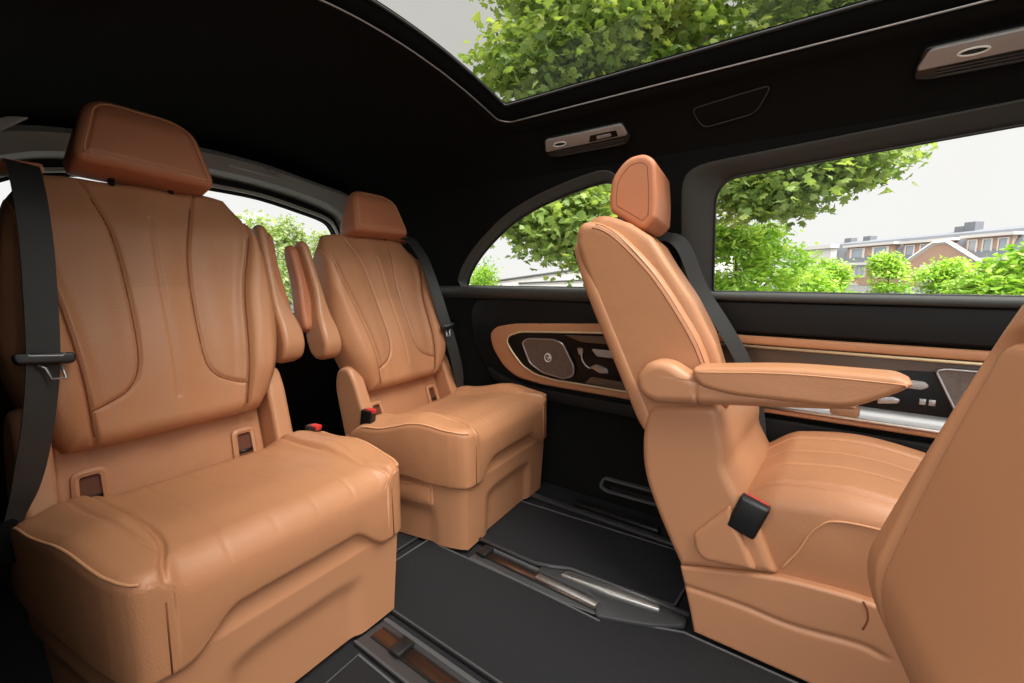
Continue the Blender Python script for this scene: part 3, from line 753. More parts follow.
    # backrest -----------------------------------------------------------
    half = spline([(.19, .0), (.225, .06), (.255, .15), (.268, .24), (.262, .34), (.252, .43), (.240, .50), (.228, .545)], 4)
    out = rpoly([(-.15, -.004), (.15, -.004)], 0) + half[:-2] + rpoly([half[-2], (.214, .584), (.15, .600), (-.15, .600), (-.214, .584), (-half[-2][0], half[-2][1])], [0, .02, .03, .03, .02, 0], 5)[6:-6] + [(-a, b) for a, b in reversed(half[:-2])]
    gA, gB, gC = [], [], []
    for s_ in (-1, 1):
        gA.append(spline([(s_ * .118, .592), (s_ * .105, .56), (s_ * .078, .46), (s_ * .066, .36), (s_ * .062, .22), (s_ * .068, .14), (s_ * .09, .100), (s_ * .125, .080), (s_ * .158, .068)], 5))
        gB.append(spline([(s_ * .232, .545), (s_ * .216, .44), (s_ * .185, .31), (s_ * .166, .16), (s_ * .156, .06), (s_ * .150, -.0)], 5))
    def fr_b(x, s):
        ax = np.abs(x)
        bx = np.interp(s, [0, .06, .16, .31, .44, .545, .6], [.150, .156, .166, .187, .216, .232, .234])
        z = .048 + .018 * np.exp(-((s - .16) / .14) ** 2) - .030 * ss(.46, .60, s)
        z = z + .030 * ss(-.035, .03, ax - bx) * ss(-.02, .12, s) * (1 - .5 * ss(.45, .58, s)) - .03 * ss(.045, .10, ax - bx)
        z = z + .004 * np.cos(x / .06 * PI / 1.2) * (1 - ss(.08, .14, ax))
        return z
    def perf_b(x, s):
        ax = np.abs(x)
        bi = np.interp(s, [.07, .10, .14, .22, .36, .46, .59], [.16, .09, .068, .062, .066, .078, .118])
        bo = np.interp(s, [0, .06, .16, .31, .44, .545, .6], [.150, .156, .166, .187, .216, .232, .234])
        return ((ax > bi) & (ax < bo) & (s > .075) | ((s > .33) & (ax <= bi))) * 1.0
    gr = [(g, .0036, .0075) for g in gA] + [(g, .0055, .012) for g in gB] + [([(0, .50), (0, .07)], .004, .004)]
    p = pad(out, fr_b, lambda x, s: -.065 + .02 * (x / .26) ** 2 + .03 * ss(.45, .6, s), .034, .025, 170, 170, gr, perf=perf_b, cluster=.35)
    br_ = pad_obj('backrest', p, bk, 'leather_perf', root)
    for g in gA + [[q for q in g if q[1] < .47] for g in gB] + [[(0, .50 - .43 * k / 12) for k in range(13)]]:
        g = [q for q in g if .012 < q[1] < .56]
        dp_ = .0065 if len(g) < 40 else .009
        mesh_obj('seam', *tube([bk((a, b, float(fr_b(np.array(a), np.array(b))) - .0062)) for a, b in g], .0016, 6), 'seam_dark', br_)  # dark tubes paint crisp crease shade into the soft grooves
    # headrest -----------------------------------------------------------
    out = [(a + HX, b + HT * a + HZ) for a, b in rpoly([(-.134, .592), (-.140, .615), (-.102, .768), (.102, .768), (.140, .615), (.134, .592)], [.03, .03, .06, .06, .03, .03], 7)]
    def fr_h(x, s): return .085 - .12 * ((x - HX) ** 2) * 1.2 - .02 * ss(.71, .78, s)
    inner = offset_poly(out, -.020)
    p = pad(out, fr_h, lambda x, s: -.03 + .055 * ss(.61, .77, s), .020, .028, 70, 80, [(inner + inner[:1], .0035, .004)])
    hr = pad_obj('headrest', p, bk, 'hr_leather', root)
    st_ = offset_poly(out, -.0165)
    pts = [bk((a, b, float(fr_h(np.array(a), np.array(b))) - .0005)) for a, b in st_]
    mesh_obj('piping', *tube(pts, .0016, 6, True), 'stitch', hr)
    for s_ in (-1, 1):
        mesh_obj('headrest_post', *tube([bk((HX + s_ * .06, .50, -.01)), bk((HX + s_ * .06, .62, .015))], .007, 10), 'black_plastic', root)
    # side plates carrying the backrest --------------------------------------
    for s_ in (-1, 1):
        sp_ = rpoly([(-.07, -.20), (-.058, .05), (-.04, .105), (.015, .105), (.05, .05), (.075, -.20)], [.02, .04, .04, .04, .04, .02], 6)
        p = pad([(b, a) for a, b in sp_], lambda a, b: .262 + 0 * a, lambda a, b: .212 + 0 * a, .014, .012, 50, 40)
        pad_obj('side_plate', p, lambda q, s_=s_: bk((s_ * q[2], q[0], -q[1] - .01)), 'tan_plastic', root)
    AX = -.008 if m > 0 else .012; AS = .025 if m > 0 else .058
    # folded armrest on the inner side ---------------------------------------
    arm = thing  # (keeps helper names short)
    ol = rpoly([(-.028, .085), (-.052, .12), (-.050, .17), (-.030, .24), (-.014, .48), (.004, .50), (.036, .495), (.052, .46), (.056, .2), (.048, .11), (.02, .082)], .02, 5)
    p = pad([(b, a) for a, b in ol], lambda a, b: .338 - .035 * ss(.14, .34, a), lambda a, b: .272 + 0 * a, .016, .014, 80, 40)
    ar = pad_obj('armrest', p, lambda q: bk((q[2] + AX, q[0] + AS, -q[1] + .025)), 'tan_plastic', root)
    ol = rpoly([(-.005, .19), (-.002, .47), (.02, .492), (.04, .485), (.05, .44), (.053, .24), (.04, .185)], .02, 5)
    p = pad([(b, a) for a, b in ol], lambda a, b: .352 - .02 * ss(.2, .4, a), lambda a, b: .300 + 0 * a, .014, .01, 60, 30)
    pad_obj('armrest_pad', p, lambda q: bk((q[2] + AX, q[0] + AS, -q[1] + .012)), 'hr_leather', ar)
    mesh_obj('release_button', *put(xf(box(.285, .297, -.012, .012, -.003, .004, .003), lambda p: Vector(bk((p[0], .485 + p[2], .052 + p[1]))) * 1)), 'hr_leather', ar, 40) if False else None
    # belt ---------------------------------------------------------------
    cl = [(-.205, .602, .012), (-.208, .585, .056), (-.211, .50, .094), (-.213, .40, .108), (-.217, .30, .112), (-.222, .20, .112), (-.230, .12, .108), (-.242, .04, .098), (-.258, -.04, .078), (-.270, -.08, .062), (-.280, -.11, .055)]
    cl2 = spline(cl, 5)
    wid = list(np.interp(range(len(cl2)), [0, 25, 38, len(cl2) - 1], [.050, .050, .046, .022]))
    wd = [tuple(Vector(bk((1, -.08, -.10 - .35 * (i / len(cl2))))) - Vector(bk((0, 0, 0)))) for i in range(len(cl2))]
    sb = mesh_obj('seat_belt', *ribbon([bk(q) for q in cl2], wd, wid, .0022), 'belt', root, 40)
    # belt exit slot
    mesh_obj('belt_guide', *fixn(xf(box(-.243, -.170, .588, .610, -.02, .030, .008), lambda p: bk(p))), 'hr_leather', root, 40)
    # tongue
    tx, tsz, tw = -.2225, .178, .118
    tg = MB()
    tg.add(fixn(xf(prism(rpoly([(tx - .040, tsz - .008), (tx - .044, tsz + .012), (tx + .042, tsz + .004), (tx + .04, tsz - .016)], .008), -.008, .009, .004, 3), lambda p: bk((p[0], p[1], tw + p[2])))))
    ton = mesh_obj('belt_tongue', tg.v, tg.f, 'black_plastic', sb, 40)
    bl = tube([bk((tx + a, tsz + b, tw + .003)) for a, b in [(-.012, -.014), (-.002, -.02), (.004, -.042), (.024, -.042), (.020, -.018)]], .0028, 6)
    mesh_obj('metal_latch', *bl, 'silver', sb)
    rim = tube([bk((tx + a, tsz + b, tw + .009)) for a, b in [(-.026, .010), (-.022, .004), (.022, -.001), (.026, .004)]], .0016, 6)
    mesh_obj('metal_edge', *rim, 'silver', sb)
    # anchor
    an = MB()
    an.add(fixn(xf(prism(rpoly([(-.300, -.165), (-.312, -.125), (-.298, -.09), (-.270, -.09), (-.272, -.165)], .012), -.008, .012, .005), lambda p: bk((p[0], p[1], .055 + p[2])))))
    an.add(tube([bk((-.292, -.15, .06)), bk((-.293, -.19, .05))], .008, 10))
    mesh_obj('belt_anchor', an.v, an.f, 'seal', sb, 40)
    # buckle on the inner side ------------------------------------------------
    bx, by, bz = .262, .36, .362
    bu = fixn(xf(box(-.012, .012, -.024, .024, -.07, .035, .006, 3), lambda p: (m * (bx + .012 + p[0] + .10 * p[2]), by + p[1] - .25 * p[2], bz + p[2])))
    b_ = mesh_obj('belt_buckle', *bu, 'black_plastic', root, 40)
    rb_ = fixn(xf(box(-.009, .009, -.022, .012, .024, .0385, .003, 2), lambda p: (m * (bx + .012 + p[0] + .10 * p[2]), by + p[1] - .004 - .25 * p[2], bz + p[2])))
    mesh_obj('release_button', *rb_, 'red', b_, 40, label='red release button')
    return root
rear_seat(.40, .805, R(5), 1, 'foremost rear seat, largest in view, with a charcoal belt hanging over its left shoulder')
rear_seat(1.150, .875, R(7), -1, 'far rear seat beside the arched quarter window, belt on its right shoulder', .455, .42, .93, R(18), -.045, 0.0, (-.022, 0.0), .026, 0.0)

# ---------------------------------------------------------------- middle-row seat (side view) and the nearest one
T3 = R(26)
sA3 = Vector((0, math.sin(T3), math.cos(T3))); wA3 = Vector((0, -math.cos(T3), math.sin(T3)))
def middle_seat(root, mir, y_shift, bk, x_in, x_out):
    """mir: mirror about x; bk: (x,s,w)->root-local; x_in side faces the aisle"""
    xm = (x_in + x_out) / 2
    hw = abs(x_out - x_in) / 2
    sg = 1 if x_out > x_in else -1
    X = lambda a: xm + sg * a          # a from -hw (aisle side) to +hw (wall side)
    L = root.location
    def loc(p): return (p[0] - L.x, p[1] + y_shift - L.y, p[2] - L.z)
    def side(poly, a0, a1, r0, r1, nr=60, nc=60, gr=()):
        """outline in (y,z), depth along x"""
        return pad(poly, lambda a, b: -a0 + 0 * a, lambda a, b: -a1 + 0 * a, r0, r1, nr, nc, gr)
    fs = lambda q: loc((X(-q[2]), q[0], q[1]))
    # base shells
    up = rpoly([(.365, .512), (.379, .445), (.374, .356), (.334, .26), (.278, .157), (.09, .214), (.13, .30), (.172, .357), (.200, .41), (.199, .444), (.215, .526), (.231, .538)], [.02, .03, .05, .05, .0, .0, .02, .03, .02, .02, .015, .015], 5)
    pad_obj('side_shell', side(up, -hw - .012, hw * .9, .018, .02, 90, 60), fs, 'tan_plastic', root)
    lo = rpoly([(.279, .158), (.251, .056), (.241, .012), (-.33, .012), (-.33, .19), (-.045, .225), (.09, .212)], [.004, .03, .004, .0, .02, .05, .05], 5)
    # pressed step along the side of the lower shell
    st = spline([(.262, .115), (.15, .122), (.06, .12), (-.045, .135), (-.08, .13)], 6)
    lp_ = side(lo, -hw - .012, hw * .9, .008, .02, 110, 90, [(st, .006, .004)])
    lower = pad_obj('lower_shell', lp_, fs, 'tan_plastic', root)
    # recessed slot handle at the front corner
    mesh_obj('slot_handle', *tube([loc((X(-hw - .0122), a, b)) for a, b in spline([(-.046, .221), (-.053, .207), (-.055, .188), (-.050, .168)], 5)], .0018, 6), 'seam_dark', lower)
    # buckle pocket
    pk = rpoly([(.252, .250), (.182, .338), (.168, .30), (.125, .214), (.225, .197), (.246, .215)], [.012, .01, .01, .01, .02, .02], 5)
    pad_obj('buckle_pocket', side(pk, -hw - .026, -hw, .012, .004, 50, 50), fs, 'tan_plastic', root)
    # cushion
    yb, yf_ = .205, -.30
    out = rpoly([(-hw + .01, yb), (-hw + .005, .02), (-hw + .012, -.2), (-hw + .06, yf_), (hw - .06, yf_), (hw - .01, -.2), (hw - .005, .02), (hw - .01, yb)], [.03, .05, .08, .05, .05, .08, .05, .03], 5)
    def top(a, y):
        z = .368 + .0 * a + .014 * ss(.05, .19, a) - .020 * ss(.14, .21, -a) + .035 * np.exp(-((y + .02) / .16) ** 2) * (a > -1)
        return z - .05 * ss(.10, .21, y) - .03 * ss(-.2, -.32, y)
    gr = [(spline([(-.158, .2), (-.16, .1), (-.158, -.1), (-.145, -.3)], 5), .004, .007), (spline([(.125, .2), (.13, .1), (.13, -.1), (.12, -.3)], 5), .004, .008),
          ([(-.05, .17), (-.045, -.3)], .0035, .003), ([(.05, .17), (.045, -.3)], .0035, .003),]
    p = pad(out, top, lambda a, y: .19 + .02 * ss(.05, -.1, y), .030, .01, 100, 110, gr)
    cu = pad_obj('seat_cushion', p, lambda q: loc((X(q[0]), q[1], q[2])), 'leather', root)
    # stitched seam on the cushion flank
    fl_ = [(.085, .225), (.06, .27), (.045, .31), (.028, .335), (.008, .350), (-.05, .357), (-.2, .355)]
    mesh_obj('stitch_seam', *tube([loc((X(-hw + .0035), a, b)) for a, b in spline(fl_, 4)], .0022, 6), 'stitch', cu)
    # belt buckle
    bu = fixn(xf(box(-.015, .015, -.027, .027, -.032, .04, .006, 3), lambda p: loc((X(-hw - .012 + p[0]), .150 + p[1] * 1.0 - .35 * p[2], .318 + p[2] + .30 * p[1]))))
    b_ = mesh_obj('belt_buckle', *bu, 'black_plastic', root, 40)
    rb_ = fixn(xf(box(.005, .0125, -.022, .022, .030, .0412, .002, 2), lambda p: loc((X(-hw - .012 + p[0]), .150 + p[1] - .35 * p[2], .318 + p[2] + .30 * p[1]))))
    mesh_obj('release_button', *rb_, 'red', b_, 40, label='red release button')
    st2 = tube([loc((X(-hw - .012), .172, .285)), loc((X(-hw - .012), .182, .255)), loc((X(-hw - .008), .178, .235))], .012, 10)
    mesh_obj('buckle_stalk', *st2, 'black_plastic', b_)
    # side panel (the long leather flank of the backrest)
    flank = spline([(.0, -.060), (.075, -.071), (.14, -.076), (.287, -.073), (.42, -.068), (.49, -.060)], 4) + spline([(.515, -.046), (.525, -.025), (.515, .0), (.495, .022), (.449, .053), (.338, .095), (.215, .117), (.14, .121), (.038, .105), (-.03, .07)], 4)
    fk = lambda q: bk((X(-q[2]), q[1], q[0]))
    pf = [(b, a) for a, b in flank]
    bp = pad_obj('backrest', side(pf, -hw, hw, .022, .022, 110, 70), fk, 'leather', root)
    seam = [(b, a) for a, b in spline([(.50, -.004), (.478, .018), (.432, .043), (.33, .078), (.21, .098), (.13, .102), (.04, .09)], 6)]
    mesh_obj('stitch_seam', *tube([bk((X(-hw + .0006), s, w_)) for w_, s in seam], .0012, 6), 'seam_dark', bp)
    seam = [(b + .012, a) for a, b in spline([(.505, -.006), (.482, .016), (.434, .041), (.33, .074), (.21, .094), (.13, .098), (.04, .086)], 6)]
    mesh_obj('stitch_seam', *tube([bk((X(-hw + .0034), s, w_)) for w_, s in seam], .0010, 6), 'seam_dark', bp)
    # rear shell with bordered panel
    out = rpoly([(-hw - .002, -.04), (-hw - .002, .40), (-hw + .03, .505), (hw - .03, .505), (hw + .002, .40), (hw + .002, -.04)], [.04, .2, .05, .05, .2, .04], 6)
    def bf(a, s): return .085 - .004 * ss(.3, .5, s) - .02 * ss(.05, -.05, s)
    inn = offset_poly(out, -.03)
    p = pad(out, bf, lambda a, s: .045 + 0 * a, .016, .012, 80, 60, [(inn + inn[:1], .004, .006)])
    pad_obj('rear_shell', p, lambda q: bk((X(q[0]), q[1], -q[2])), 'leather', root)
    # front pad with bolsters
    out = rpoly([(-hw + .03, .0), (-hw + .012, .2), (-hw + .02, .40), (-hw + .06, .545), (hw - .06, .545), (hw - .02, .40), (hw - .012, .2), (hw - .03, .0)], [.03, .1, .1, .06, .06, .1, .1, .03], 6)
    def pf_(a, s):
        f = np.interp(s, [-.05, .04, .14, .25, .357, .415, .472, .517, .545], [.085, .115, .128, .122, .104, .097, .071, .032, .0])
        return f + .004 + (.012 - .016 * (a > 0)) * ss(.11, .17, np.abs(a)) * (1 - ss(.38, .5, s)) * (1 - ss(.185, .21, np.abs(a)))
    gr = []
    for s_ in (-1, 1):
        gr.append((spline([(s_ * .15, .52), (s_ * .14, .4), (s_ * .125, .2), (s_ * .115, 0)], 5), .004, .008))
        gr.append(([(s_ * .045, .45), (s_ * .04, .05)], .003, .003))
    p = pad(out, pf_, lambda a, s: np.interp(s, [0, .3, .45, .55], [.02, .03, -.0, -.03]) + 0 * a, .018, .01, 110, 100, gr)
    pad_obj('front_pad', p, lambda q: bk((X(q[0]), q[1], q[2])), 'leather', root)
    # headrest: side outline swept across
    hp_ = [(.521, .061), (.57, .105), (.564, .177), (.536, .193), (.464, .194), (.415, .169), (.426, .117)]
    c = 1.0
    hr_o = rpoly([(.034, .535), (.045, .562), (.072, .606), (.126, .626), (.166, .610), (.182, .580), (.152, .50), (.130, .458), (.09, .446)], [.02, .02, .03, .03, .015, .015, .03, .008, .02], 5)
    hh = .125
    hr_o = sorted(hr_o, key=lambda q: math.atan2(q[1] - .53, q[0] - .11))
    p = side(hr_o, -hh, hh, .013, .013, 60, 60)
    hr = pad_obj('headrest', p, lambda q: bk((X(-q[2] - .0), q[1], q[0])), 'hr_leather', root)
    ins = offset_poly(hr_o, -.020)
    mesh_obj('stitch_seam', *tube([bk((X(-hh + .0004), s, w_)) for w_, s in ins[:len(ins)]], .0010, 6, True), 'seam_dark', hr)
    for a in (-.055, .055):
        mesh_obj('headrest_post', *tube([bk((X(a), .42, -.0)), bk((X(a), .53, .09))], .007, 10), 'black_plastic', root)
    return dict(X=X, loc=loc, side=side, hw=hw, fs=fs)

s3 = thing('captain_chair', 'side-on middle row captain seat facing right, its tan armrest lowered', 'seat', (1.21, .1, 0), 0, 'captain seats of the middle row')
L3 = s3.location
bk3 = lambda p: tuple(Vector((p[0], .30 + .20 * (p[0] - 1.0), .47)) + sA3 * p[1] + wA3 * p[2] - L3)
K = middle_seat(s3, 1, 0, bk3, 1.0, 1.42)
# lowered armrest on the aisle side
hw3 = K['hw']
bulb = rpoly([(.385, .585), (.355, .625), (.31, .628), (.262, .60), (.20, .594), (-.005, .592), (-.012, .577), (.25, .544), (.34, .532), (.375, .548)], [.02, .03, .03, .03, .02, .01, .01, .02, .03, .03], 5)
ab = pad_obj('armrest', K['side'](bulb, -hw3 - .055, -hw3 - .006, .02, .006, 90, 110, [([(.250, .52), (.256, .60)], .0035, .004)]), K['fs'], 'tan_plastic', s3)
apad = rpoly([(.262, .622), (.10, .642), (-.055, .645), (-.078, .634), (-.055, .615), (-.01, .588), (.02, .580), (.19, .575), (.245, .585), (.262, .605)], [.012, .05, .02, .01, .02, .02, .02, .03, .01, .008], 5)
pad_obj('armrest_pad', K['side'](apad, -hw3 - .062, -hw3 + .012, .012, .012, 60, 80), K['fs'], 'leather', ab)
mesh_obj('stitch_seam', *tube([K['loc']((K['X'](-hw3 - .0615), a, b)) for a, b in spline([(.25, .614), (.1, .630), (-.05, .633), (-.066, .629)], 6)], .0014, 6), 'stitch', ab)
mesh_obj('armrest_catch', *fixn(xf(box(-.012, .030, -.03, -.002, 0, .02, .006), lambda p: K['loc']((K['X'](-hw3 - .03 + p[1] + .014), p[0] + .0, .563 + p[2])))), 'leather', ab, 40)
# its belt on the wall side
pts = [(1.36, .55, .93), (1.385, .49, .925), (1.395, .432, .892), (1.40, .375, .765), (1.40, .308, .664), (1.405, .243, .548), (1.415, .215, .44), (1.42, .20, .34)]
bp_ = spline([(a - L3.x, b - L3.y, c - L3.z) for a, b, c in pts], 6)
sbo = mesh_obj('seat_belt', *ribbon(bp_, [(.35, -.85, -.1)] * len(bp_), .040, .0022), 'belt', s3, 40)

# nearest seat: backrest tipped forward, only the edge of its rear panel in view
s4 = thing('captain_chair', 'nearest tan seat, cut off by the right edge, its bordered backrest tipped forward', 'seat', (.45, -.25, 0), 0, 'captain seats of the middle row')
L4 = s4.location
T4 = R(16)
sA4 = Vector((0, -math.sin(T4), math.cos(T4))); nA4 = Vector((0, math.cos(T4), math.sin(T4)))
O4 = Vector((.455, -.021, .475))
def b4(p): return tuple(O4 + Vector((p[0], -.22 * (.225 - p[0]), 0)) + sA4 * p[1] + nA4 * p[2] - L4)
hw4 = .225
out = rpoly([(-.15, -.20), (-.225, -.06), (-.225, .15), (-.228, .33), (-.20, .46), (.20, .46), (.228, .33), (.225, .15), (.225, -.06), (.15, -.20)], [.06, .06, .1, .1, .08, .08, .1, .1, .06, .06], 6)
def bf4(a, s):
    return -.006 * 0 - np.where(s < .02, ((.02 - s) / .13) ** 2 * .1, 0) - .03 * (s / .32) ** 2 * (s > 0) * .35
inn = rpoly([(-.10, -.22), (-.145, -.06), (-.178, .15), (-.195, .285), (.195, .285), (.178, .15), (.145, -.06), (.10, -.22)], [.03, .06, .05, .03, .03, .05, .06, .03], 6)
p = pad(out, bf4, lambda a, s: bf4(a, s) - .11, .035, .035, 150, 150, [(inn + inn[:1], .006, .012)])
pad_obj('backrest', p, b4, 'leather_smooth', s4)
p = pad([(a * .9, b) for a, b in out], lambda a, s: .15 - .02 * ss(.2, .4, s) + .02 * ss(.1, .17, np.abs(a)) + np.where(s < .02, ((.02 - s) / .13) ** 2 * .06, 0), lambda a, s: .08 + 0 * a, .03, .01, 70, 70)
pad_obj('front_pad', p, lambda q: b4((q[0], q[1], -q[2])), 'leather', s4)
ho = rpoly([(-.125, .50), (-.13, .54), (-.10, .66), (.10, .66), (.13, .54), (.125, .50)], .03, 5)
p = pad(ho, lambda a, s: -.02 + 0 * a, lambda a, s: -.13 + 0 * a, .03, .03, 40, 50)
pad_obj('headrest', p, b4, 'hr_leather', s4)
for a in (-.055, .055):
    mesh_obj('headrest_post', *tube([b4((a, .43, -.07)), b4((a, .55, -.07))], .007, 10), 'black_plastic', s4)
cu = rpoly([(.24, -.62), (.24, -.16), (.66, -.16), (.66, -.62)], [.07, .04, .04, .07], 6)
p = pad(cu, lambda a, y: .40 + .015 * ss(.13, .2, np.abs(a - .45)), lambda a, y: .20 + 0 * a, .04, .02, 60, 60)
pad_obj('seat_cushion', p, lambda q: (q[0] - L4.x, q[1] - L4.y, q[2]), 'leather', s4)
pe = rpoly([(.25, -.6), (.25, -.14), (.655, -.14), (.655, -.6)], .03, 5)
mesh_obj('seat_pedestal', *rel(floorprism(pe, .012, .24, .02), s4), 'tan_plastic', s4, 40)

# ---------------------------------------------------------------- outside
GZ = -.55
gr_ = mesh_obj('ground', *sheet([(-60, -60), (220, -60), (220, 220), (-60, 220)], [], lambda x, y: (x, y, GZ), 40), 'asphalt'); tag(gr_, kind='structure')
LEAF = [(0, 0), (.32, .10), (.50, .34), (.26, .42), (.34, .72), (.12, .70), (0, 1.0), (-.12, .70), (-.34, .72), (-.26, .42), (-.50, .34), (-.32, .10)]
LEAF_S = [(0, 0), (.2, .25), (.22, .55), (0, 1.0), (-.22, .55), (-.2, .25)]
def leaves(centres, size, shape, droop=0.5):
    """one leaf polygon per centre, random tilt; returns verts, faces, tint"""
    n = len(centres); k = len(shape); S = np.array(shape)
    yaw = rng.uniform(0, 2 * PI, n); tilt = rng.normal(droop, .45, n); roll = rng.normal(0, .5, n)
    sz = size * rng.uniform(.65, 1.25, n)
    V = np.zeros((n, k, 3))
    for j, (a, b) in enumerate(S):
        x = a * sz; y = (b) * sz; z = -abs(a) * .35 * sz
        x2 = x * np.cos(roll) + z * np.sin(roll); z2 = -x * np.sin(roll) + z * np.cos(roll)
        y3 = y * np.cos(tilt) + z2 * np.sin(tilt); z3 = -y * np.sin(tilt) + z2 * np.cos(tilt)
        V[:, j, 0] = x2 * np.cos(yaw) - y3 * np.sin(yaw); V[:, j, 1] = x2 * np.sin(yaw) + y3 * np.cos(yaw); V[:, j, 2] = z3
    V += np.array(centres)[:, None, :]
    F = np.arange(n * k).reshape(n, k)
    return V.reshape(-1, 3), F
def foliage(name, centres, tint, size, shape, mat, parent, droop=.5):
    V, F = leaves(centres, size, shape, droop)
    me = bpy.data.meshes.new(name); me.from_pydata(V.tolist(), [], F.tolist()); me.update()
    at = me.attributes.new('tint', 'FLOAT', 'POINT'); at.data.foreach_set('value', np.repeat(tint, len(shape)).astype(np.float32))
    me.materials.append(M[mat]); o = bpy.data.objects.new(name, me); C.objects.link(o); o.parent = parent
    return o
def clusters(blobs, ncl, per, spread, base):
    """blobs: (cx,cy,cz,rx,ry,rz,weight); leaf clumps near the surface of ellipsoids"""
    P = []; T = []; B = np.array(blobs, float); wts = B[:, 6] / B[:, 6].sum()
    for b in rng.choice(len(B), ncl, p=wts):
        d = rng.normal(size=3); d /= np.linalg.norm(d); r = rng.uniform(.45, 1.0) ** .6
        c = B[b, :3] + d * B[b, 3:6] * r
        q = rng.normal(size=(per, 3)) * np.array([spread, spread, spread * .55])
        P.append(c + q); T.append(np.clip(rng.normal(.45, .16) + rng.normal(0, .16, per), 0, 1))
    return np.concatenate(P) - np.array(base), np.concatenate(T)
def tree(name, label, cat, base, blobs, ncl, per, spread, size, shape, mat, trunk_r, group=None, droop=.5, limbs=True):
    root = thing(name, label, cat, tuple(base), 0, group)
    P, T = clusters(blobs, ncl, per, spread, base)
    foliage('foliage', P, T, size, shape, mat, root, droop)
    h = max(b[2] for b in blobs) - base[2]
    c = np.array(blobs[0][:3]) - np.array(base)
    mb = MB()
    mb.add(tube(spline([(0, 0, 0), (c[0] * .3 + .1, c[1] * .3, h * .3), (c[0] * .8, c[1] * .8, h * .65), (c[0], c[1], h)], 4), list(np.linspace(trunk_r, trunk_r * .3, 13)), 8))
    o = mesh_obj('trunk', mb.v, mb.f, 'bark', root)
    if limbs:
        for b in blobs[:10]:
            e = np.array(b[:3]) - np.array(base); s0 = np.array([c[0] * .5, c[1] * .5, h * .4])
            mid = (s0 + e) / 2 + np.array([0, 0, .2])
            mesh_obj('branch', *tube(spline([tuple(s0), tuple(mid), tuple(e)], 4), list(np.linspace(trunk_r * .45, trunk_r * .1, 9)), 6), 'bark', root)
    return root
def blob(u, v, d, rx, ry, rz, wt=1.0):
    p = out_at(u, v, d); return (p.x, p.y, p.z, rx, ry, rz, wt)
b0 = out_at(697, 300, 7.4)
tree('plane_tree', 'large broad-leaved tree whose crown fills the glass roof and both side windows', 'tree', (b0.x, b0.y, GZ),
     [blob(700, 10, 7.2, 1.9, 1.9, 1.6, 2.4), blob(600, 40, 6.6, 1.3, 1.3, 1.0, 1.5), blob(540, 70, 6.6, .8, .8, .7, .8), blob(830, 10, 6.8, 1.3, 1.3, 1.0, 1.2), blob(560, -30, 7.0, 1.1, 1.1, 1.0, .8),
      blob(772, 172, 6.6, .8, .8, .62, 1.2), blob(850, 158, 6.2, .5, .5, .30, .5), blob(560, 215, 6.6, .75, .75, .55, .9), blob(590, 245, 6.3, .35, .35, .35, .25), blob(680, -150, 7.6, 2.6, 2.6, 1.8, 1.6), blob(910, -40, 6.6, 1.3, 1.3, .8, .8)],
     980, 38, .19, .135, LEAF, 'leaf_tree', .22)
def bush(label, u, v, d, blobs, ncl, per, size, mat='leaf_bush', group='bushes beyond the sliding door window', spread=.14, name='bush', cat='bush', shape=LEAF_S):
    p = out_at(u, v, d); base = (p.x, p.y, GZ)
    return tree(name, label, cat, base, [blob(*b) for b in blobs], ncl, per, spread, size, shape, mat, .05, group, .3, False)
bush('bright green bush filling the left end of the sliding door window', 745, 300, 8.5, [(735, 262, 8.5, .6, .6, .7), (775, 268, 8.7, .6, .6, .45), (728, 240, 8.4, .35, .35, .35), (765, 240, 8.6, .35, .35, .3), (770, 310, 8.5, .8, .8, .5), (725, 300, 8.5, .6, .6, .6)], 190, 42, .13)
bush('pale green bush between the bright bush and the brick houses', 830, 300, 13, [(806, 282, 13, .6, .6, .5), (832, 274, 14, .4, .4, .45), (820, 300, 13, .75, .75, .5)], 130, 40, .14)
bush('rounded small tree standing in front of the brick house wall', 888, 300, 24, [(888, 279, 24, .95, .95, .9), (885, 264, 24, .5, .5, .6), (893, 268, 24, .4, .4, .4), (890, 300, 24, 1.0, 1.0, 1.0)], 120, 36, .2, spread=.2, name='small_tree', cat='tree', group=None)
bush('round topped small tree to the left of the right hand bush', 945, 300, 20, [(940, 281, 20, .85, .85, .65), (950, 272, 20, .5, .5, .5), (945, 300, 20, 1.0, 1.0, .8)], 120, 36, .19, spread=.2, name='small_tree', cat='tree', group=None)
bush('leafy green bush at the right end of the sliding door window', 1005, 300, 8.5, [(1005, 278, 8.5, .5, .5, .4), (1035, 268, 8.5, .6, .6, .45), (990, 290, 8.6, .3, .3, .25), (1020, 300, 8.5, .75, .75, .5), (1080, 275, 8.6, .8, .8, .6)], 150, 42, .17)
bush('small yellow green bush at the low corner of the quarter window', 484, 300, 12, [(482, 280, 12, .28, .28, .28), (486, 268, 12, .07, .07, .22, .3), (484, 300, 12, .5, .5, .4)], 60, 36, .10, group=None)
# trees behind the rear window
for i, (u, v, d, lab) in enumerate([(250, 262, 19, 'dull green tree seen between the two rear seats, left of the others'), (284, 258, 24, 'tall feathery tree centred between the two rear seats'), (205, 275, 30, 'dull green tree hidden mostly by the foremost rear seat'), (318, 268, 31, 'dull green tree partly behind the far rear seat')]):
    h = .9
    bush(lab, u, 300, d, [(u, v, d, 1.1, 1.1, 1.5), (u + 3, v - 22, d, .7, .7, 1.0), (u - 10, v + 20, d, 1.2, 1.2, 1.3), (u + 8, v + 20, d, 1.2, 1.2, 1.2)], 120, 32, .24, 'leaf_dark', 'trees behind the rear window', .28, 'garden_tree', 'tree')

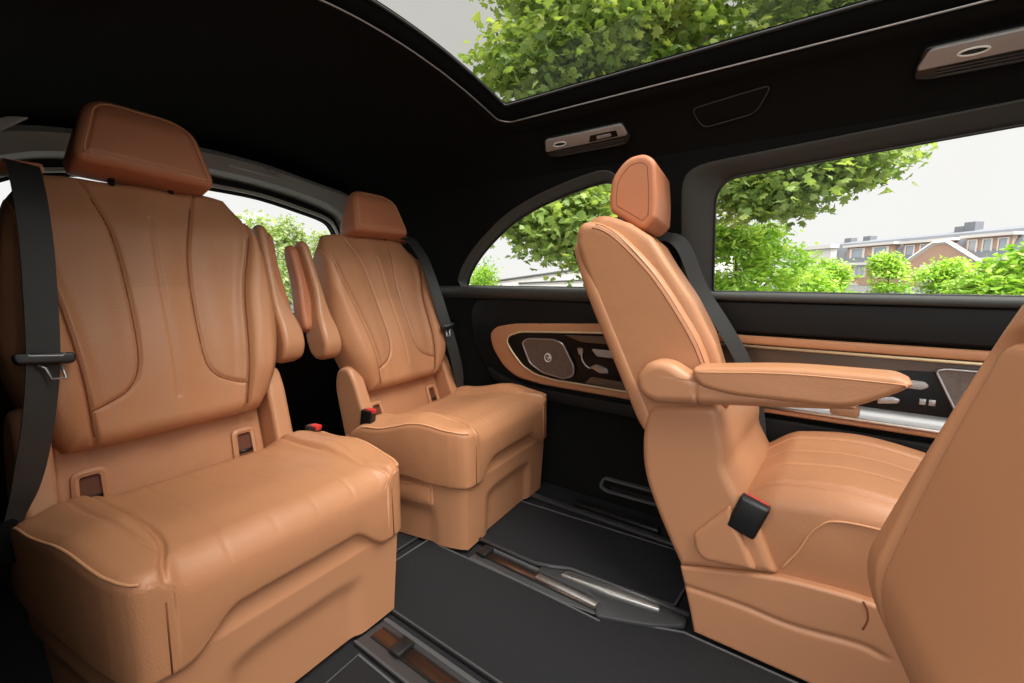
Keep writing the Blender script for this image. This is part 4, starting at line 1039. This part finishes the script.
# buildings ---------------------------------------------------------------
FD = Vector((fh.x, fh.y, 0)) ; VPu = 470
FD = (fh + rt * ((VPu - 512) / 464)).normalized()       # direction of the terrace frontage, running away
FN = Vector((-FD.y, FD.x, 0))                             # towards the street (left of the run)
B0 = out_at(1024, 278, 60); B0.z = GZ
bl = thing('terraced_houses', 'long brick terrace with grey slate roof, white dormers and chimneys behind the bushes', 'building', tuple(B0))
bl.rotation_euler = (0, 0, math.atan2(FD.y, FD.x))
# local: x along the run (away), y to the street side, z up from ground
def facade(u, v):
    upv = Vector((fh.x * math.sin(P_), fh.y * math.sin(P_), math.cos(P_)))
    d = fwd + rt * ((u - 512) / 460) + upv * ((341.5 - v) / 460)
    tt = (B0 - EYE).dot(FN) / d.dot(FN); q = EYE + d * tt - B0
    return q.dot(FD), q.z
def lbox(x0, x1, y0, y1, z0, z1): return box(min(x0, x1), max(x0, x1), y0, y1, min(z0, z1), max(z0, z1), 0)
zr = facade(1024, 222)[1]; ze = facade(1024, 257)[1]
Lf = facade(803, 262)[0]
mesh_obj('brick_wall', *lbox(-40, Lf, -9, 0, 0, ze), 'brick', bl, 30)
rv = [(-40, .4, ze), (Lf + .3, .4, ze), (Lf - 1.5, -1.6, zr - .6), (-40, -1.6, zr - .6), (-40, -4.5, zr), (Lf - 2.5, -4.5, zr), (-40, -9.2, ze), (Lf + .3, -9.2, ze)]
mesh_obj('slate_roof', *fixn((rv, [(0, 1, 2, 3), (3, 2, 5, 4), (4, 5, 7, 6), (1, 7, 5, 2), (0, 3, 4, 6), (0, 6, 7, 1)])), 'slate', bl, 10)
mesh_obj('eaves_gutter', *lbox(-40, Lf + .3, 0, .7, ze - .35, ze + .1), 'white_render', bl, 30)
def dormer(u0, u1, v0, v1, nwin, flat=True):
    a0, z1 = facade(u1, v0); a1, z0 = facade(u0, v0)
    zb = ze + .1; zt = z1
    d_ = mesh_obj('dormer', *lbox(a0, a1, -3, -.25, zb, zt - .2), 'brick', bl, 30)
    mesh_obj('dormer_canopy', *lbox(a0 - .5, a1 + .5, -3, .35, zt - .35, zt + .05), 'white_render', d_, 30)
    wv = (a1 - a0) / nwin
    for k in range(nwin):
        wa = a0 + wv * (k + .5)
        mesh_obj('dormer_window', *fixn(sweep([[(wa + sx * wv * .34, -.2, zb + .3 + (sz * (zt - zb - .9))), (wa + sx * wv * .34, -.1, zb + .3 + (sz * (zt - zb - .9))), (wa + sx * wv * .24, -.1, zb + .45 + (sz * (zt - zb - 1.2)))] for sx, sz in ((-1, 0), (1, 0), (1, 1), (-1, 1))], None)), 'white_render', d_, 30)
        mesh_obj('dormer_pane', *lbox(wa - wv * .25, wa + wv * .25, -.3, -.18, zb + .4, zt - .6), 'window_dark', d_, 30)
dormer(847, 893, 242, 262, 2)
dormer(903, 950, 238, 252, 3)
dormer(966, 1012, 232, 250, 3)
# projecting brick gable with white verge
g0, _ = facade(988, 260); g1, _ = facade(912, 260)
gz = facade(955, 243)[1]
gm = (g0 + g1) / 2
gv = [(g0, 0, 0), (g1, 0, 0), (g1, 0, ze - .6), (gm + 1, 0, gz), (gm - 1, 0, gz), (g0, 0, ze - .6)]
gv2 = [(a, 1.4, c) for a, b, c in gv]
n_ = 6
gf = [tuple(range(6)), tuple(range(6, 12))] + [(i, (i + 1) % 6, 6 + (i + 1) % 6, 6 + i) for i in range(6)]
gb = mesh_obj('gable', *fixn((gv + gv2, gf)), 'brick', bl, 20)
mesh_obj('white_verge', *tube([(g0 - .2, 1.4, 0), (g0 - .2, 1.4, ze - .5), (gm - 1, 1.4, gz + .15), (gm + 1, 1.4, gz + .15), (g1 + .2, 1.4, ze - .5), (g1 + .2, 1.4, 0)], .35, 4), 'white_render', gb, 30)
for u, v, wd, hh in [(968, 272, 1.2, 1.6), (935, 275, 1.2, 1.6)]:
    a, z = facade(u, v)
    mesh_obj('gable_window', *lbox(a - wd, a + wd, 1.3, 1.5, z - hh, z + hh), 'white_render', gb, 30)
# white end bay
w0, _ = facade(836, 260); 
mesh_obj('white_bay', *lbox(w0, Lf - .5, 0, 1.2, 0, facade(820, 249)[1]), 'white_render', bl, 30)
mesh_obj('bay_canopy', *lbox(w0 - .5, Lf, 0, 1.8, facade(820, 249)[1] - .1, facade(820, 246)[1]), 'white_render', bl, 30)
for k in range(3):
    a = w0 + (Lf - w0) * (k + .5) / 3
    mesh_obj('bay_window', *lbox(a - 1.4, a + 1.4, 1.15, 1.3, ze - 3.0, ze - .9), 'window_dark', bl, 30)
for u, v in [(860, 271), (852, 290), (880, 271), (905, 268)]:
    a, z = facade(u, v)
    w_ = mesh_obj('window', *lbox(a - 1.3, a + 1.3, -.05, .15, z - 1.2, z + 1.2), 'white_render', bl, 30)
    mesh_obj('pane', *lbox(a - 1.0, a - .1, .1, .2, z - .9, z + .9), 'window_dark', w_, 30)
    mesh_obj('pane', *lbox(a + .1, a + 1.0, .1, .2, z - .9, z + .9), 'window_dark', w_, 30)
for u in (830, 848, 945, 936, 1020):
    a, z = facade(u, 240)
    mesh_obj('chimney', *lbox(a - .8, a + .8, -5.2, -3.8, zr - .4, zr + (1.2 if u == 945 else .7)), 'slate', bl, 30)
# white low building with dark roof lines seen through the quarter window
p = out_at(560, 278, 20); 
wb = thing('white_hall', 'low white building with dark roof edges seen under the leaves in the quarter window', 'building', (p.x, p.y, GZ), A_ - PI / 2)
zh = lambda z: z - GZ
hall = [(-4.0, 0), (9, 0), (9, zh(2.3)), (-2.9, zh(.62)), (-4.0, zh(.58))]
mesh_obj('wall', *fixn(xf(prism(hall, 0, 6, 0), lambda p: (p[0], p[2], p[1]))), 'white_render', wb, 30)
mesh_obj('roof_edge', *tube([(-3.2, -.06, zh(.62)), (9, -.06, zh(2.34))], .05, 6), 'grey_trim', wb, 30)
mesh_obj('roof_edge', *tube([(-1.8, -.06, zh(.58)), (9, -.06, zh(1.10))], .04, 6), 'grey_trim', wb, 30)
# apartment tower and white house behind the rear window
p = out_at(256, 250, 75)
tw = thing('apartment_tower', 'small distant grey tower block above the trees behind the rear window', 'building', (p.x, p.y, GZ), A_)
hgt = out_at(256, 216, 75).z - GZ
mesh_obj('tower_body', *lbox(-3, 3, -3.4, 3.4, 0, hgt), 'grey_render', tw, 30)
for k in range(6):
    for j in range(2):
        mesh_obj('window', *lbox(-3.05, -2.9, -2.2 + j * 2.6, -.5 + j * 2.6, hgt - 3 - k * 3, hgt - 1.4 - k * 3), 'window_dark', tw, 30)
p = out_at(292, 305, 42)
wh = thing('white_house', 'white house with dark roof edge low between the rear seats', 'building', (p.x, p.y, GZ), A_)
hz = out_at(292, 296, 42).z - GZ
mesh_obj('wall', *lbox(-2, 2, -3, 3, 0, hz), 'white_render', wh, 30)
mesh_obj('roof', *lbox(-2.3, 2.3, -3.3, 3.3, hz, hz + .25), 'grey_trim', wh, 30)
for j in range(3):
    mesh_obj('window', *lbox(-2.05, -1.9, -2.2 + j * 1.7, -1.3 + j * 1.7, .4, hz - .3), 'window_dark', wh, 30)

# ---------------------------------------------------------------- light
wd_ = bpy.data.worlds.new('overcast_sky'); bpy.context.scene.world = wd_; wd_.use_nodes = True
nt = wd_.node_tree; bg = nt.nodes['Background']
tc = nt.nodes.new('ShaderNodeTexCoord')
sunv = Vector((-.42, -.28, .86)).normalized()      # the bright part of the cloud cover, behind and left of the open door
dt = nt.nodes.new('ShaderNodeVectorMath'); dt.operation = 'DOT_PRODUCT'; dt.inputs[1].default_value = sunv
nt.links.new(tc.outputs['Generated'], dt.inputs[0])
mr = nt.nodes.new('ShaderNodeMapRange'); mr.interpolation_type = 'SMOOTHSTEP'
mr.inputs['From Min'].default_value = 0.0; mr.inputs['From Max'].default_value = 1.0; mr.inputs['To Min'].default_value = 0.84; mr.inputs['To Max'].default_value = 3.5
nt.links.new(dt.outputs['Value'], mr.inputs['Value'])
nt.links.new(mr.outputs['Result'], bg.inputs['Strength'])
bg.inputs['Color'].default_value = (1.0, 0.99, 0.975, 1)
sl = bpy.data.lights.new('sun', 'SUN'); sl.energy = 6.0; sl.angle = R(40); sl.color = (1, .97, .93)
so = bpy.data.objects.new('sun', sl); C.objects.link(so); so.rotation_euler = (-Vector((-.06, -.46, .88))).to_track_quat('-Z', 'Y').to_euler()

sc = bpy.context.scene
sc.view_settings.view_transform = 'Standard'; sc.view_settings.look = 'None'; sc.view_settings.gamma = 1
sc.view_settings.use_curve_mapping = False; sc.view_settings.exposure = 0.2
sc.cycles.max_bounces = 8; sc.cycles.transparent_max_bounces = 12
